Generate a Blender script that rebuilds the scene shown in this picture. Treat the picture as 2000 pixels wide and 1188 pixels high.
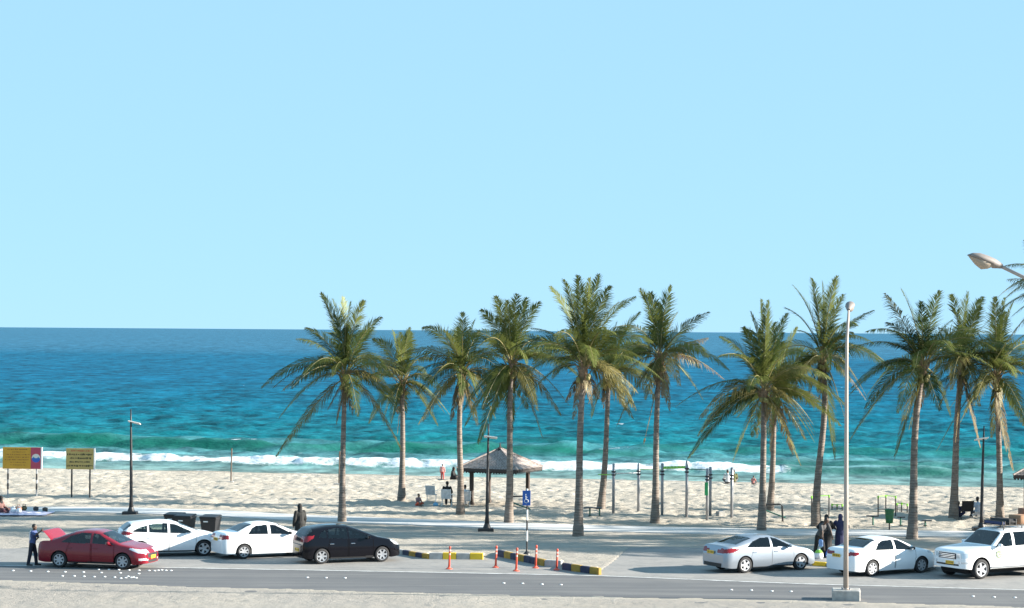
import bpy, math, random
import numpy as np
from mathutils import Vector, Matrix, Euler
R = math.radians
random.seed(7); rng = np.random.default_rng(11)
for o in list(bpy.data.objects): bpy.data.objects.remove(o)
scene = bpy.context.scene
COL = scene.collection

# ------------------------------------------------------------------ camera
FPX, CAMH = 4300.0, 9.5                      # focal length in photo pixels, eye height in metres
cam = bpy.data.cameras.new('camera'); camo = bpy.data.objects.new('camera', cam); COL.objects.link(camo)
cam.sensor_width = 36; cam.lens = 36 * FPX / 2000; cam.clip_start = .5; cam.clip_end = 120000
CM = Matrix.Translation((0, 0, CAMH)) @ Matrix.Rotation(R(90.693), 4, 'X') @ Matrix.Rotation(R(.41), 4, 'Z')
camo.matrix_world = CM
scene.camera = camo

# ------------------------------------------------------------------ sky and sun
SUN_EL, SUN_AZ = R(18.5), R(92)               # azimuth from +Y (straight ahead) clockwise
w = bpy.data.worlds.new('World'); scene.world = w; w.use_nodes = True
nt = w.node_tree; nt.nodes.clear()
sky = nt.nodes.new('ShaderNodeTexSky'); sky.sky_type = 'NISHITA'; sky.sun_disc = False
sky.sun_elevation = SUN_EL; sky.sun_rotation = SUN_AZ
sky.air_density = .5; sky.dust_density = 0.0; sky.ozone_density = 6.0; sky.altitude = 0
bg = nt.nodes.new('ShaderNodeBackground'); bg.inputs['Strength'].default_value = .1
wo = nt.nodes.new('ShaderNodeOutputWorld')
ga = nt.nodes.new('ShaderNodeGamma'); ga.inputs[1].default_value = .11        # the photo's flat, blown-out tonal curve for the whole sky
ti = nt.nodes.new('ShaderNodeVectorMath'); ti.operation = 'MULTIPLY'; ti.inputs[1].default_value = (1.31, 2.15, 2.72)
nt.links.new(sky.outputs[0], ga.inputs[0]); nt.links.new(ga.outputs[0], ti.inputs[0]); nt.links.new(ti.outputs[0], bg.inputs[0]); nt.links.new(bg.outputs[0], wo.inputs[0])
sl = bpy.data.lights.new('sun', 'SUN'); sl.energy = 5.0; sl.angle = R(.5); sl.color = (1, .93, .82)
so = bpy.data.objects.new('sun', sl); COL.objects.link(so)
SDIR = Vector((math.sin(SUN_AZ) * math.cos(SUN_EL), math.cos(SUN_AZ) * math.cos(SUN_EL), math.sin(SUN_EL)))
so.rotation_euler = SDIR.to_track_quat('Z', 'Y').to_euler(); so.location = SDIR * 60 + Vector((0, 100, 0))
vs = scene.view_settings; vs.view_transform = 'Standard'; vs.look = 'None'; vs.gamma = 1; vs.use_curve_mapping = False
vs.exposure = 1.75

# ------------------------------------------------------------------ photo pixel -> place
SEA = -.8
def shoreY(x): return 154.3 - .195 * x
def h0(x, y):                                # beach: level, then falling to the water
    s = y - shoreY(x) + 26
    return 0.0 if s < 0 else -.8 * (s / 26) ** 1.25 if s < 40 else -1.6
CR = CM.to_3x3()
def ray(px, py): return CR @ Vector(((px - 1000) / FPX, (594 - py) / FPX, -1))
def at_z(px, py, z=0.0):
    d = ray(px, py); t = (z - CAMH) / d.z
    return Vector((d.x * t, d.y * t, z))
def at_y(px, py, Y):
    d = ray(px, py); t = Y / d.y
    return Vector((d.x * t, Y, CAMH + d.z * t))
def G(px, py):                               # the ground point seen at a pixel
    z = 0
    for _ in range(8): p = at_z(px, py, z); z = h0(p.x, p.y)
    p.z = z; return p
def ppm(p): return FPX / p.y                 # photo pixels per metre at a place

# ------------------------------------------------------------------ materials
MATS = {}
def mat(name, color=(.5, .5, .5), rough=.6, metal=0, spec=.5, coat=0, var=0, vscale=3.0, bump=0, bscale=30., alpha=None, emit=None):
    if name in MATS: return MATS[name]
    m = bpy.data.materials.new(name); m.use_nodes = True; n = m.node_tree; L = n.links.new
    b = n.nodes['Principled BSDF']; b.inputs['Roughness'].default_value = rough; b.inputs['Metallic'].default_value = metal
    b.inputs['Specular IOR Level'].default_value = spec; b.inputs['Coat Weight'].default_value = coat; b.inputs['Coat Roughness'].default_value = .06
    c = (*color, 1); b.inputs['Base Color'].default_value = c
    if var or bump:
        tc = n.nodes.new('ShaderNodeTexCoord')
    if var:
        no = n.nodes.new('ShaderNodeTexNoise'); no.inputs['Scale'].default_value = vscale; no.inputs['Detail'].default_value = 5
        L(tc.outputs['Object'], no.inputs['Vector'])
        mx = n.nodes.new('ShaderNodeMix'); mx.data_type = 'RGBA'
        mx.inputs[6].default_value = (*[max(0, k * (1 - var)) for k in color], 1); mx.inputs[7].default_value = (*[min(1, k * (1 + var)) for k in color], 1)
        rp = n.nodes.new('ShaderNodeMapRange'); rp.inputs[1].default_value = .3; rp.inputs[2].default_value = .7
        L(no.outputs[0], rp.inputs[0]); L(rp.outputs[0], mx.inputs[0]); L(mx.outputs[2], b.inputs['Base Color'])
    if bump:
        nb = n.nodes.new('ShaderNodeTexNoise'); nb.inputs['Scale'].default_value = bscale; nb.inputs['Detail'].default_value = 4
        L(tc.outputs['Object'], nb.inputs['Vector'])
        bp = n.nodes.new('ShaderNodeBump'); bp.inputs['Strength'].default_value = bump; bp.inputs['Distance'].default_value = .02
        L(nb.outputs[0], bp.inputs['Height']); L(bp.outputs[0], b.inputs['Normal'])
    MATS[name] = m; return m
def thin_glass(name, tint, refl=.9):
    if name in MATS: return MATS[name]
    m = bpy.data.materials.new(name); m.use_nodes = True; n = m.node_tree; n.nodes.clear(); L = n.links.new
    o = n.nodes.new('ShaderNodeOutputMaterial'); tr = n.nodes.new('ShaderNodeBsdfTransparent'); tr.inputs[0].default_value = (*tint, 1)
    gl = n.nodes.new('ShaderNodeBsdfGlossy'); gl.inputs['Roughness'].default_value = .04; gl.inputs[0].default_value = (refl, refl, refl, 1)
    fr = n.nodes.new('ShaderNodeFresnel'); fr.inputs[0].default_value = 1.65
    mx = n.nodes.new('ShaderNodeMixShader'); L(fr.outputs[0], mx.inputs[0]); L(tr.outputs[0], mx.inputs[1]); L(gl.outputs[0], mx.inputs[2]); L(mx.outputs[0], o.inputs[0])
    MATS[name] = m; return m

# ------------------------------------------------------------------ mesh and object helpers
class MB:
    def __init__(s): s.v = []; s.f = []
    def add(s, vs, fs):
        k = len(s.v); s.v += [tuple(p) for p in vs]; s.f += [tuple(i + k for i in f) for f in fs]; return s
    def box(s, c, d, rot=None, bev=0.0):
        x, y, z = (k / 2 for k in d); b = min(bev, x * .9, y * .9, z * .9)
        if b <= 0:
            vs = [(i, j, k) for k in (-z, z) for i, j in ((-x, -y), (x, -y), (x, y), (-x, y))]
            fs = [(3, 2, 1, 0), (4, 5, 6, 7)] + [(i, (i + 1) % 4, (i + 1) % 4 + 4, i + 4) for i in range(4)]
        else:
            ring = lambda e, zz: [(-x + e, -y, zz), (x - e, -y, zz), (x, -y + e, zz), (x, y - e, zz), (x - e, y, zz), (-x + e, y, zz), (-x, y - e, zz), (-x, -y + e, zz)]
            inn = lambda zz: [(px * (1 - b / x), py * (1 - b / y), zz) for px, py, _ in ring(b, 0)]
            vs = inn(-z) + ring(b, -z + b) + ring(b, z - b) + inn(z)
            fs = [tuple(range(7, -1, -1)), tuple(range(24, 32))]
            for l in range(3): fs += [(l * 8 + i, l * 8 + (i + 1) % 8, l * 8 + 8 + (i + 1) % 8, l * 8 + 8 + i) for i in range(8)]
        M = (Euler(rot).to_matrix() if rot is not None and not isinstance(rot, Matrix) else rot) or Matrix.Identity(3)
        c = Vector(c); return s.add([M @ Vector(p) + c for p in vs], fs)
    def bar(s, a, b, wd, ht=None, bev=0):
        a, b = Vector(a), Vector(b); d = b - a; q = d.to_track_quat('Z', 'Y').to_matrix()
        return s.box((a + b) / 2, (wd, ht or wd, d.length), q, bev)
    def tube(s, pts, rad, seg=8, cap=True, sq=None):
        pts = [Vector(p) for p in pts]; n = len(pts)
        if not hasattr(rad, '__len__'): rad = [rad] * n
        rings = []; up = None
        for i, p in enumerate(pts):
            t = (pts[min(i + 1, n - 1)] - pts[max(i - 1, 0)]).normalized()
            if up is None: up = Vector((0, 0, 1)) if abs(t.z) < .9 else Vector((0, 1, 0))
            a = t.cross(up).normalized(); b = a.cross(t).normalized(); up = b
            rings.append([p + (a * math.cos(2 * math.pi * k / seg) * (sq or 1) + b * math.sin(2 * math.pi * k / seg)) * rad[i] for k in range(seg)])
        vs = [v for r in rings for v in r]; fs = []
        for i in range(n - 1):
            for k in range(seg): fs.append((i * seg + k, i * seg + (k + 1) % seg, (i + 1) * seg + (k + 1) % seg, (i + 1) * seg + k))
        if cap: fs += [tuple(range(seg - 1, -1, -1)), tuple(range((n - 1) * seg, n * seg))]
        return s.add(vs, fs)
    def lathe(s, prof, seg=20, c=(0, 0, 0), axis='Z', cap=True):
        vs = []; n = len(prof); c = Vector(c)
        for r, z in prof:
            for k in range(seg):
                a = 2 * math.pi * k / seg
                p = (r * math.cos(a), r * math.sin(a), z) if axis == 'Z' else (r * math.cos(a), z, -r * math.sin(a)) if axis == 'Y' else (z, r * math.cos(a), r * math.sin(a))
                vs.append(c + Vector(p))
        fs = [(i * seg + k, i * seg + (k + 1) % seg, (i + 1) * seg + (k + 1) % seg, (i + 1) * seg + k) for i in range(n - 1) for k in range(seg)]
        if cap: fs += [tuple(range(seg - 1, -1, -1)), tuple(range((n - 1) * seg, n * seg))]
        return s.add(vs, fs)
    def ell(s, c, r, seg=14, rings=9, M=None):
        vs = []; fs = []; c = Vector(c); M = M or Matrix.Identity(3)
        for i in range(rings + 1):
            t = math.pi * i / rings
            for k in range(seg):
                a = 2 * math.pi * k / seg
                vs.append(c + M @ Vector((r[0] * math.sin(t) * math.cos(a), r[1] * math.sin(t) * math.sin(a), -r[2] * math.cos(t))))
        for i in range(rings):
            for k in range(seg): fs.append((i * seg + k, i * seg + (k + 1) % seg, (i + 1) * seg + (k + 1) % seg, (i + 1) * seg + k))
        return s.add(vs, fs)
    def mesh(s, name, m=None, smooth=False):
        me = bpy.data.meshes.new(name); me.from_pydata(s.v, [], s.f); me.update()
        if m: me.materials.append(m)
        if smooth: me.polygons.foreach_set('use_smooth', [True] * len(me.polygons))
        return me
    def build(s, name, m=None, parent=None, smooth=False, loc=None):
        return obj(name, s.mesh(name, m, smooth), parent, loc)
def obj(name, me, parent=None, loc=None):
    o = bpy.data.objects.new(name, me); COL.objects.link(o)
    if parent: o.parent = parent
    if loc is not None: o.location = loc
    return o
def tag(o, label=None, cat=None, group=None, kind=None):
    for k, v in (('label', label), ('category', cat), ('group', group), ('kind', kind)):
        if v: o[k] = v
    return o
def thing(name, label, cat, loc=(0, 0, 0), rz=0, group=None):
    o = obj(name, None, None, loc); o.rotation_euler = (0, 0, rz); o.empty_display_size = .3
    return tag(o, label, cat, group)
def np_mesh(name, V, F, m, smooth=True):
    me = bpy.data.meshes.new(name); V = np.asarray(V, np.float32); F = np.asarray(F, np.int32)
    me.vertices.add(len(V)); me.vertices.foreach_set('co', V.ravel())
    k = F.shape[1]; me.loops.add(F.size); me.loops.foreach_set('vertex_index', F.ravel())
    me.polygons.add(len(F)); me.polygons.foreach_set('loop_start', np.arange(0, F.size, k, dtype=np.int32))
    if smooth: me.polygons.foreach_set('use_smooth', np.ones(len(F), bool))
    me.update(calc_edges=True); me.validate()
    if m: me.materials.append(m)
    return me
def grid_faces(nr, nc):
    i = np.arange(nr - 1)[:, None] * nc + np.arange(nc - 1)[None, :]
    return np.stack([i, i + 1, i + nc + 1, i + nc], -1).reshape(-1, 4)
def vnoise(x, y, seed=0):
    xi = np.floor(x).astype(np.int64); yi = np.floor(y).astype(np.int64); fx = x - xi; fy = y - yi
    def hsh(a, b):
        h = (a * 374761393 + b * 668265263 + seed * 1442695041) & 0xffffffff
        h = ((h ^ (h >> 13)) * 1274126177) & 0xffffffff
        return ((h ^ (h >> 16)) & 0xffff) / 65535.
    u = fx * fx * (3 - 2 * fx); v = fy * fy * (3 - 2 * fy)
    return (hsh(xi, yi) * (1 - u) + hsh(xi + 1, yi) * u) * (1 - v) + (hsh(xi, yi + 1) * (1 - u) + hsh(xi + 1, yi + 1) * u) * v
def inpoly(x, y, poly):
    r = np.zeros(np.shape(x), bool); n = len(poly)
    for i in range(n):
        x1, y1 = poly[i][:2]; x2, y2 = poly[(i + 1) % n][:2]
        if y1 == y2: continue
        r ^= ((y1 > y) != (y2 > y)) & (x < (x2 - x1) * (y - y1) / (y2 - y1) + x1)
    return r
# ------------------------------------------------------------------ road, parking bays, path
def nodes(name):
    m = bpy.data.materials.new(name); m.use_nodes = True; n = m.node_tree
    return m, n, n.nodes['Principled BSDF'], (lambda t, **kw: _nn(n, t, kw)), n.links.new
def _nn(n, t, kw):
    o = n.nodes.new('ShaderNode' + t)
    for k, v in kw.items():
        if k in o.bl_rna.properties: setattr(o, k, v)
        else: o.inputs[k].default_value = v
    return o
def ramp(n, stops):
    r = n.nodes.new('ShaderNodeValToRGB'); e = r.color_ramp.elements
    while len(e) < len(stops): e.new(.5)
    for k, (p, c) in zip(e, stops): k.position = p; k.color = (*c, 1)
    return r
FAR = [(-900, 1098), (0, 1104.5), (300, 1108), (800, 1117), (1160, 1124), (1560, 1140), (2000, 1152), (2900, 1182)]
NEAR = [(-900, 1112), (0, 1133), (400, 1146), (800, 1157.5), (1180, 1166.5), (1580, 1174), (2000, 1186), (2900, 1222)]
def resample(pl, n=60):
    P = [at_z(*p) for p in pl]; xs = np.linspace(P[0].x, P[-1].x, n)
    return np.stack([xs, np.interp(xs, [p.x for p in P], [p.y for p in P])], 1)
def strip(name, a, b, z, m, kind='structure', parent=None):
    n = len(a); V = [(x, y, z) for x, y in a] + [(x, y, z) for x, y in b]
    F = [(n + i, n + i + 1, i + 1, i) for i in range(n - 1)]
    o = MB().add(V, F).build(name, m, parent)
    if kind: o['kind'] = kind
    return o
# asphalt: old, sun-bleached, dusty, with darker wheel tracks
m, n, b, N, L = nodes('asphalt'); tc = N('TexCoord')
mp = N('Mapping'); mp.inputs['Rotation'].default_value[2] = R(8.5); mp.inputs['Scale'].default_value = (.06, .9, 1); L(tc.outputs['Object'], mp.inputs[0])
n1 = N('TexNoise', Scale=1.6, Detail=6.0); L(mp.outputs[0], n1.inputs['Vector'])
n2 = N('TexNoise', Scale=60.0, Detail=3.0); L(tc.outputs['Object'], n2.inputs['Vector'])
n3 = N('TexNoise', Scale=.5, Detail=5.0); L(tc.outputs['Object'], n3.inputs['Vector'])
ad = N('Math', operation='MULTIPLY_ADD'); L(n2.outputs[0], ad.inputs[0]); ad.inputs[1].default_value = .35; L(n1.outputs[0], ad.inputs[2])
ad2 = N('Math', operation='MULTIPLY_ADD'); L(n3.outputs[0], ad2.inputs[0]); ad2.inputs[1].default_value = .3; L(ad.outputs[0], ad2.inputs[2])
rp = ramp(n, [(.5, (.083, .083, .087)), (.8, (.108, .108, .11)), (1.0, (.155, .15, .145))]); L(ad2.outputs[0], rp.inputs[0]); L(rp.outputs[0], b.inputs['Base Color'])
b.inputs['Roughness'].default_value = .85
bp = N('Bump', Strength=.4, Distance=.01); L(n2.outputs[0], bp.inputs['Height']); L(bp.outputs[0], b.inputs['Normal'])
M_ASPH = m
far, near = resample(FAR), resample(NEAR)
near2 = near - np.array([0, 1.2])
strip('road', far, near2, 0.0, M_ASPH)
# block-paved bays: small pavers with sandy joints
m, n, b, N, L = nodes('block_paving'); tc = N('TexCoord')
mp = N('Mapping'); mp.inputs['Rotation'].default_value[2] = R(38); L(tc.outputs['Object'], mp.inputs[0])
br = N('TexBrick', **{'Scale': 1.0, 'Brick Width': .22, 'Row Height': .11, 'Mortar Size': .010, 'Bias': 0.0}); L(mp.outputs[0], br.inputs['Vector'])
br.inputs['Color1'].default_value = (.19, .184, .176, 1); br.inputs['Color2'].default_value = (.245, .236, .224, 1); br.inputs['Mortar'].default_value = (.22, .21, .2, 1)
n3 = N('TexNoise', Scale=.55, Detail=8.0, Roughness=.65); L(tc.outputs['Object'], n3.inputs['Vector'])
rp = ramp(n, [(.42, (0, 0, 0)), (.68, (1, 1, 1))]); L(n3.outputs[0], rp.inputs[0])
mx = N('Mix', data_type='RGBA'); L(rp.outputs[0], mx.inputs[0]); L(br.outputs[0], mx.inputs[6]); mx.inputs[7].default_value = (.29, .272, .25, 1)
L(mx.outputs[2], b.inputs['Base Color']); b.inputs['Roughness'].default_value = .9
bp = N('Bump', Strength=.5, Distance=.006, invert=True); L(br.outputs['Fac'], bp.inputs['Height']); L(bp.outputs[0], b.inputs['Normal'])
M_PAVE = m
BAY = [(-900, 1063), (0, 1072), (300, 1064), (560, 1066), (775, 1078), (837, 1090), (945, 1091), (972, 1081), (1060, 1103), (1097, 1106), (1168, 1119), (1200, 1096), (1228, 1070), (1300, 1068), (1560, 1075), (1800, 1082), (2000, 1090), (2900, 1110)]
bay = resample(BAY, 900); farb = np.stack([bay[:, 0], np.interp(bay[:, 0], far[:, 0], far[:, 1])], 1)
strip('parking_bay', bay, farb + np.array([0, .02]), 0.004, M_PAVE)
M_LINE = mat('road_paint', (.62, .62, .6), .8, var=.35, vscale=2.5)
# worn white edge line between road and bays, with the joint beside it
strip('road_edge_line', farb + np.array([0, -.03]), farb + np.array([0, -.17]), .009, M_LINE)
PATHC = [(-900, 986, 9), (0, 997, 8), (120, 996.5, 9), (260, 999, 11), (420, 1004, 11), (600, 1014, 12), (800, 1021, 11), (1000, 1029, 12), (1200, 1035, 11), (1500, 1041, 11), (1700, 1042.5, 11), (2000, 1047, 11), (2900, 1060, 12)]
m, n, b, N, L = nodes('path_concrete'); tc = N('TexCoord')
n3 = N('TexNoise', Scale=.8, Detail=8.0); L(tc.outputs['Object'], n3.inputs['Vector'])
rp = ramp(n, [(.3, (.44, .43, .42)), (.7, (.58, .57, .55))]); L(n3.outputs[0], rp.inputs[0]); L(rp.outputs[0], b.inputs['Base Color']); b.inputs['Roughness'].default_value = .8
M_PATH = m
pa, pb = resample([(x, y - h / 2) for x, y, h in PATHC], 120), resample([(x, y + h / 2) for x, y, h in PATHC], 120)
mb = MB(); k = len(pa)
mb.add([(x, y, .06) for x, y in pa] + [(x, y, .06) for x, y in pb], [(k + i, k + i + 1, i + 1, i) for i in range(k - 1)])
mb.add([(x, y, .06) for x, y in pb] + [(x, y - .01, -.3) for x, y in pb], [(k + i, k + i + 1, i + 1, i) for i in range(k - 1)])
tag(mb.build('path', M_PATH), kind='structure')

# ------------------------------------------------------------------ sand
m, n, b, N, L = nodes('sand'); tc = N('TexCoord')
n1 = N('TexNoise', Scale=.16, Detail=6.0, Roughness=.6); L(tc.outputs['Object'], n1.inputs['Vector'])
n2 = N('TexNoise', Scale=3.6, Detail=7.0, Roughness=.75); L(tc.outputs['Object'], n2.inputs['Vector'])
n4 = N('TexNoise', Scale=40.0, Detail=4.0); L(tc.outputs['Object'], n4.inputs['Vector'])
r1 = ramp(n, [(.3, (.40, .352, .287)), (.7, (.48, .432, .365))]); L(n1.outputs[0], r1.inputs[0])
r2 = ramp(n, [(.3, (.78, .77, .75)), (.62, (1, 1, 1))]); L(n2.outputs[0], r2.inputs[0])
mx = N('Mix', data_type='RGBA', blend_type='MULTIPLY'); mx.inputs[0].default_value = 1; L(r1.outputs[0], mx.inputs[6]); L(r2.outputs[0], mx.inputs[7])
at = N('Attribute', attribute_name='wet'); mw = N('Mix', data_type='RGBA', blend_type='MULTIPLY'); L(at.outputs['Fac'], mw.inputs[0]); L(mx.outputs[2], mw.inputs[6]); mw.inputs[7].default_value = (.55, .52, .5, 1)
at2 = N('Attribute', attribute_name='grey'); mg = N('Mix', data_type='RGBA'); L(at2.outputs['Fac'], mg.inputs[0]); L(mw.outputs[2], mg.inputs[6]); mg.inputs[7].default_value = (.27, .25, .23, 1)
L(mg.outputs[2], b.inputs['Base Color']); b.inputs['Roughness'].default_value = .95; b.inputs['Specular IOR Level'].default_value = .2
bp = N('Bump', Strength=.7, Distance=.02); L(n4.outputs[0], bp.inputs['Height']); bp2 = N('Bump', Strength=1.0, Distance=.075); L(n2.outputs[0], bp2.inputs['Height']); L(bp.outputs[0], bp2.inputs['Normal']); L(bp2.outputs[0], b.inputs['Normal'])
M_SAND = m
gx = np.arange(-52, 52.01, .14); gy = np.arange(58, 172.01, .2)
X, Y = np.meshgrid(gx, gy)
s = Y - (154.3 - .195 * X) + 26
Z = np.where(s < 0, 0, -.8 * (np.maximum(s, 0) / 26) ** 1.25)
nz = np.zeros_like(X)
for sc, am, sd in ((.35, .04, 1), (.75, .05, 2), (1.7, .055, 3), (3.3, .095, 4)):
    nz += am * (vnoise(X * sc, Y * sc, sd) - .5)
foot = -.085 * np.clip((vnoise(X * 2.3, Y * 2.0, 9) - .58) / .2, 0, 1) - .03 * np.clip((vnoise(X * 1.1, Y * 1.0, 10) - .6) / .2, 0, 1)
beach = np.clip((Y - np.interp(X, pa[:, 0], pa[:, 1])) / 3, 0, 1)          # trodden beyond the path, smoother before it
rough = .45 + .55 * beach
wetf = np.clip((s - 22.5) / 3, 0, 1)                                        # smoothed by the wash
near_rough = np.clip((np.interp(X, near[:, 0], near[:, 1]) - Y) / .8, 0, 1)
Z = Z + (nz + foot * beach) * np.maximum(rough * (1 - wetf), .45 * near_rough)
yf = np.interp(X, far[:, 0], far[:, 1]); yn = np.interp(X, near[:, 0], near[:, 1]); yb = np.interp(X, bay[:, 0], bay[:, 1])
edge = .35 * (vnoise(X * .9, Y * .9, 21) - .5) + .9 * (vnoise(X * .25, Y * .25, 22) - .5)
dn = np.minimum(Y - (yn + edge * .6), (yb + edge * .5) - Y)                 # >0 on road and bays
Z = np.where(dn > 0, -.06 * np.clip(dn / .3, 0, 1) - .012, Z * np.clip(-dn / 1.5, .2, 1) + .012)
yp1, yp2 = np.interp(X, pa[:, 0], pa[:, 1]), np.interp(X, pb[:, 0], pb[:, 1])
dp = np.minimum(Y - yp2, yp1 - Y) + edge * .5
Z = np.where(dp > -.15, np.minimum(Z, .035), Z)
fade = np.clip(np.minimum(np.minimum(52 - abs(X), Y - 58) / 3, 1), 0, 1); Z = np.where(s < 0, Z * fade, Z)
V = np.stack([X, Y, Z], -1).reshape(-1, 3); F = grid_faces(len(gy), len(gx))
k = len(V)
B = 900; e = [(-52, 58), (52, 58), (52, 172), (-52, 172)]
slope_y = lambda x: 128.3 - .195 * x
V2 = [(-B, -B, 0), (B, -B, 0), (B, 60, -.015), (50, 60, -.015), (-50, 60, -.015), (-B, 60, -.015),
      (-50, slope_y(-50), -.015), (-B, slope_y(-B), 0), (-B, slope_y(-B) + 50, -1.8), (-50, slope_y(-50) + 50, -1.9),
      (50, slope_y(50), -.015), (B, slope_y(B), 0), (B, slope_y(B) + 50, -1.8), (50, slope_y(50) + 50, -1.9)]
F2 = [(0, 1, 3, 4), (0, 4, 5, 5), (1, 2, 3, 3), (5, 4, 6, 7), (7, 6, 9, 8), (3, 2, 11, 10), (10, 11, 12, 13)]
me = bpy.data.meshes.new('sand'); 
VV = [tuple(v) for v in V] + V2
FF = [tuple(f) for f in F] + [tuple(dict.fromkeys(i + k for i in f)) for f in F2]
me.from_pydata(VV, [], FF); me.materials.append(M_SAND); me.polygons.foreach_set('use_smooth', [True] * len(FF))
gn = near_rough * .62 * (.6 + .6 * vnoise(X * .3, Y * .3, 33)); gn *= fade; wet = np.clip((s - 24.2) / 1.2, 0, 1) * .55; grey = np.clip((np.interp(X, pa[:, 0], pa[:, 1]) - Y) / 4, 0, 1) * np.clip((Y - yf) / 2, 0, 1) * (.08 + .4 * vnoise(X * .4, Y * .4, 31)); grey = np.clip(np.maximum(grey, gn), 0, 1)
for nm, a in (('wet', wet), ('grey', grey)):
    at = me.attributes.new(nm, 'FLOAT', 'POINT'); at.data.foreach_set('value', np.concatenate([a.ravel(), np.zeros(len(V2))]).astype(np.float32))
tag(obj('ground', me), kind='structure')

# ------------------------------------------------------------------ sea
m, n, b, N, L = nodes('sea_water'); tc = N('TexCoord')
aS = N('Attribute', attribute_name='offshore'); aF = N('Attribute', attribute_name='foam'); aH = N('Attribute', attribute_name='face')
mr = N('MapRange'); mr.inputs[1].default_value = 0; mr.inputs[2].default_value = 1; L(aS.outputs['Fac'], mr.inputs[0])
DEEP_HAZE = ramp(n, [(0, (.17, .27, .25)), (.09, (.09, .225, .24)), (.2, (.008, .130, .155)), (.5, (.003, .108, .168)), (.8, (.003, .102, .185)), (.97, (.006, .106, .190)), (1, (.035, .140, .225))]); L(mr.outputs[0], DEEP_HAZE.inputs[0])  # last stop paler: horizon haze put into the far water colour
mxf = N('Mix', data_type='RGBA'); L(aH.outputs['Fac'], mxf.inputs[0]); L(DEEP_HAZE.outputs[0], mxf.inputs[6]); mxf.inputs[7].default_value = (.006, .115, .082, 1)
def streak(sx, sy, sc):
    mp_ = N('Mapping'); mp_.inputs['Scale'].default_value = (sx, sy, 1); mp_.inputs['Rotation'].default_value[2] = R(6); L(tc.outputs['Object'], mp_.inputs[0])
    q = N('TexNoise', Scale=sc, Detail=3.0, Roughness=.6); L(mp_.outputs[0], q.inputs['Vector']); return q
s1, s2, s3 = streak(.62, .42, 1.0), streak(.26, .11, 1.0), streak(.10, .025, 1.0)     # ripples, wavelets and wind-ruffled patches: their light and dark put into the colour
sm = N('Math', operation='ADD'); L(s1.outputs[0], sm.inputs[0]); L(s2.outputs[0], sm.inputs[1]); sm2 = N('Math', operation='MULTIPLY_ADD'); L(s3.outputs[0], sm2.inputs[0]); sm2.inputs[1].default_value = .45; L(sm.outputs[0], sm2.inputs[2])
sr = N('MapRange'); sr.inputs[1].default_value = .97; sr.inputs[2].default_value = 1.48; sr.inputs[3].default_value = .42; sr.inputs[4].default_value = 1.45; L(sm2.outputs[0], sr.inputs[0])
vm = N('VectorMath', operation='SCALE'); L(DEEP_HAZE.outputs[0], vm.inputs[0]); L(sr.outputs[0], vm.inputs['Scale']); L(vm.outputs[0], mxf.inputs[6])
nf = N('TexNoise', Scale=1.1, Detail=7.0, Roughness=.7); L(tc.outputs['Object'], nf.inputs['Vector'])
fa = N('Math', operation='ADD'); L(nf.outputs[0], fa.inputs[0]); L(aF.outputs['Fac'], fa.inputs[1])
fr = N('MapRange'); fr.inputs[1].default_value = .90; fr.inputs[2].default_value = 1.16; L(fa.outputs[0], fr.inputs[0])
mxw = N('Mix', data_type='RGBA'); L(fr.outputs[0], mxw.inputs[0]); L(mxf.outputs[2], mxw.inputs[6]); mxw.inputs[7].default_value = (.66, .70, .72, 1)
n.nodes.remove(b); outn = [q for q in n.nodes if q.type == 'OUTPUT_MATERIAL'][0]
df = N('BsdfDiffuse'); gl = N('BsdfGlossy', Roughness=.22); fn = N('Fresnel', IOR=1.33); fm = N('MapRange'); ms = N('MixShader')
L(mxw.outputs[2], df.inputs['Color']); fm.inputs[3].default_value = .0; fm.inputs[4].default_value = .15; L(fn.outputs[0], fm.inputs[0])
inv = N('Math', operation='SUBTRACT'); inv.inputs[0].default_value = 1; L(fr.outputs[0], inv.inputs[1]); fx = N('Math', operation='MULTIPLY'); L(fm.outputs[0], fx.inputs[0]); L(inv.outputs[0], fx.inputs[1])
L(fx.outputs[0], ms.inputs[0]); L(df.outputs[0], ms.inputs[1]); L(gl.outputs[0], ms.inputs[2]); L(ms.outputs[0], outn.inputs[0])
nb1 = N('TexNoise', Scale=1.5, Detail=5.0, Roughness=.6); mpb = N('Mapping'); mpb.inputs['Scale'].default_value = (.4, 1, 1); L(tc.outputs['Object'], mpb.inputs[0]); L(mpb.outputs[0], nb1.inputs['Vector'])
nb2 = N('TexNoise', Scale=.12, Detail=4.0); L(mpb.outputs[0], nb2.inputs['Vector'])
bp = N('Bump', Strength=1.0, Distance=.22); L(nb1.outputs[0], bp.inputs['Height'])
bp2 = N('Bump', Strength=.8, Distance=.9); L(nb2.outputs[0], bp2.inputs['Height']); L(bp.outputs[0], bp2.inputs['Normal'])
for q in (df, gl, fn): L(bp2.outputs[0], q.inputs['Normal'])
M_SEA = m
ys = [138.]
while ys[-1] < 5000: ys.append(ys[-1] + max(.3, ys[-1] ** 2 / 22680 * .42))
ys = np.array(ys); dy = np.gradient(ys); NC = 760
U = np.linspace(-1, 1, NC)
Ym = np.repeat(ys[:, None], NC, 1); Xm = U[None, :] * (.32 * ys[:, None] + 26); dX = (2 * (.32 * ys + 26) / NC)[:, None]
Yg = Ym - .195 * Xm * np.clip(1 - (Ym - 138) / 900, 0, 1)            # rows lie along the shore near it
so_ = Yg - (154.3 - .195 * Xm)                                         # metres off shore
Zs = np.zeros_like(Xm)
res = np.maximum(dy[:, None] * .9, dX)
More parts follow.
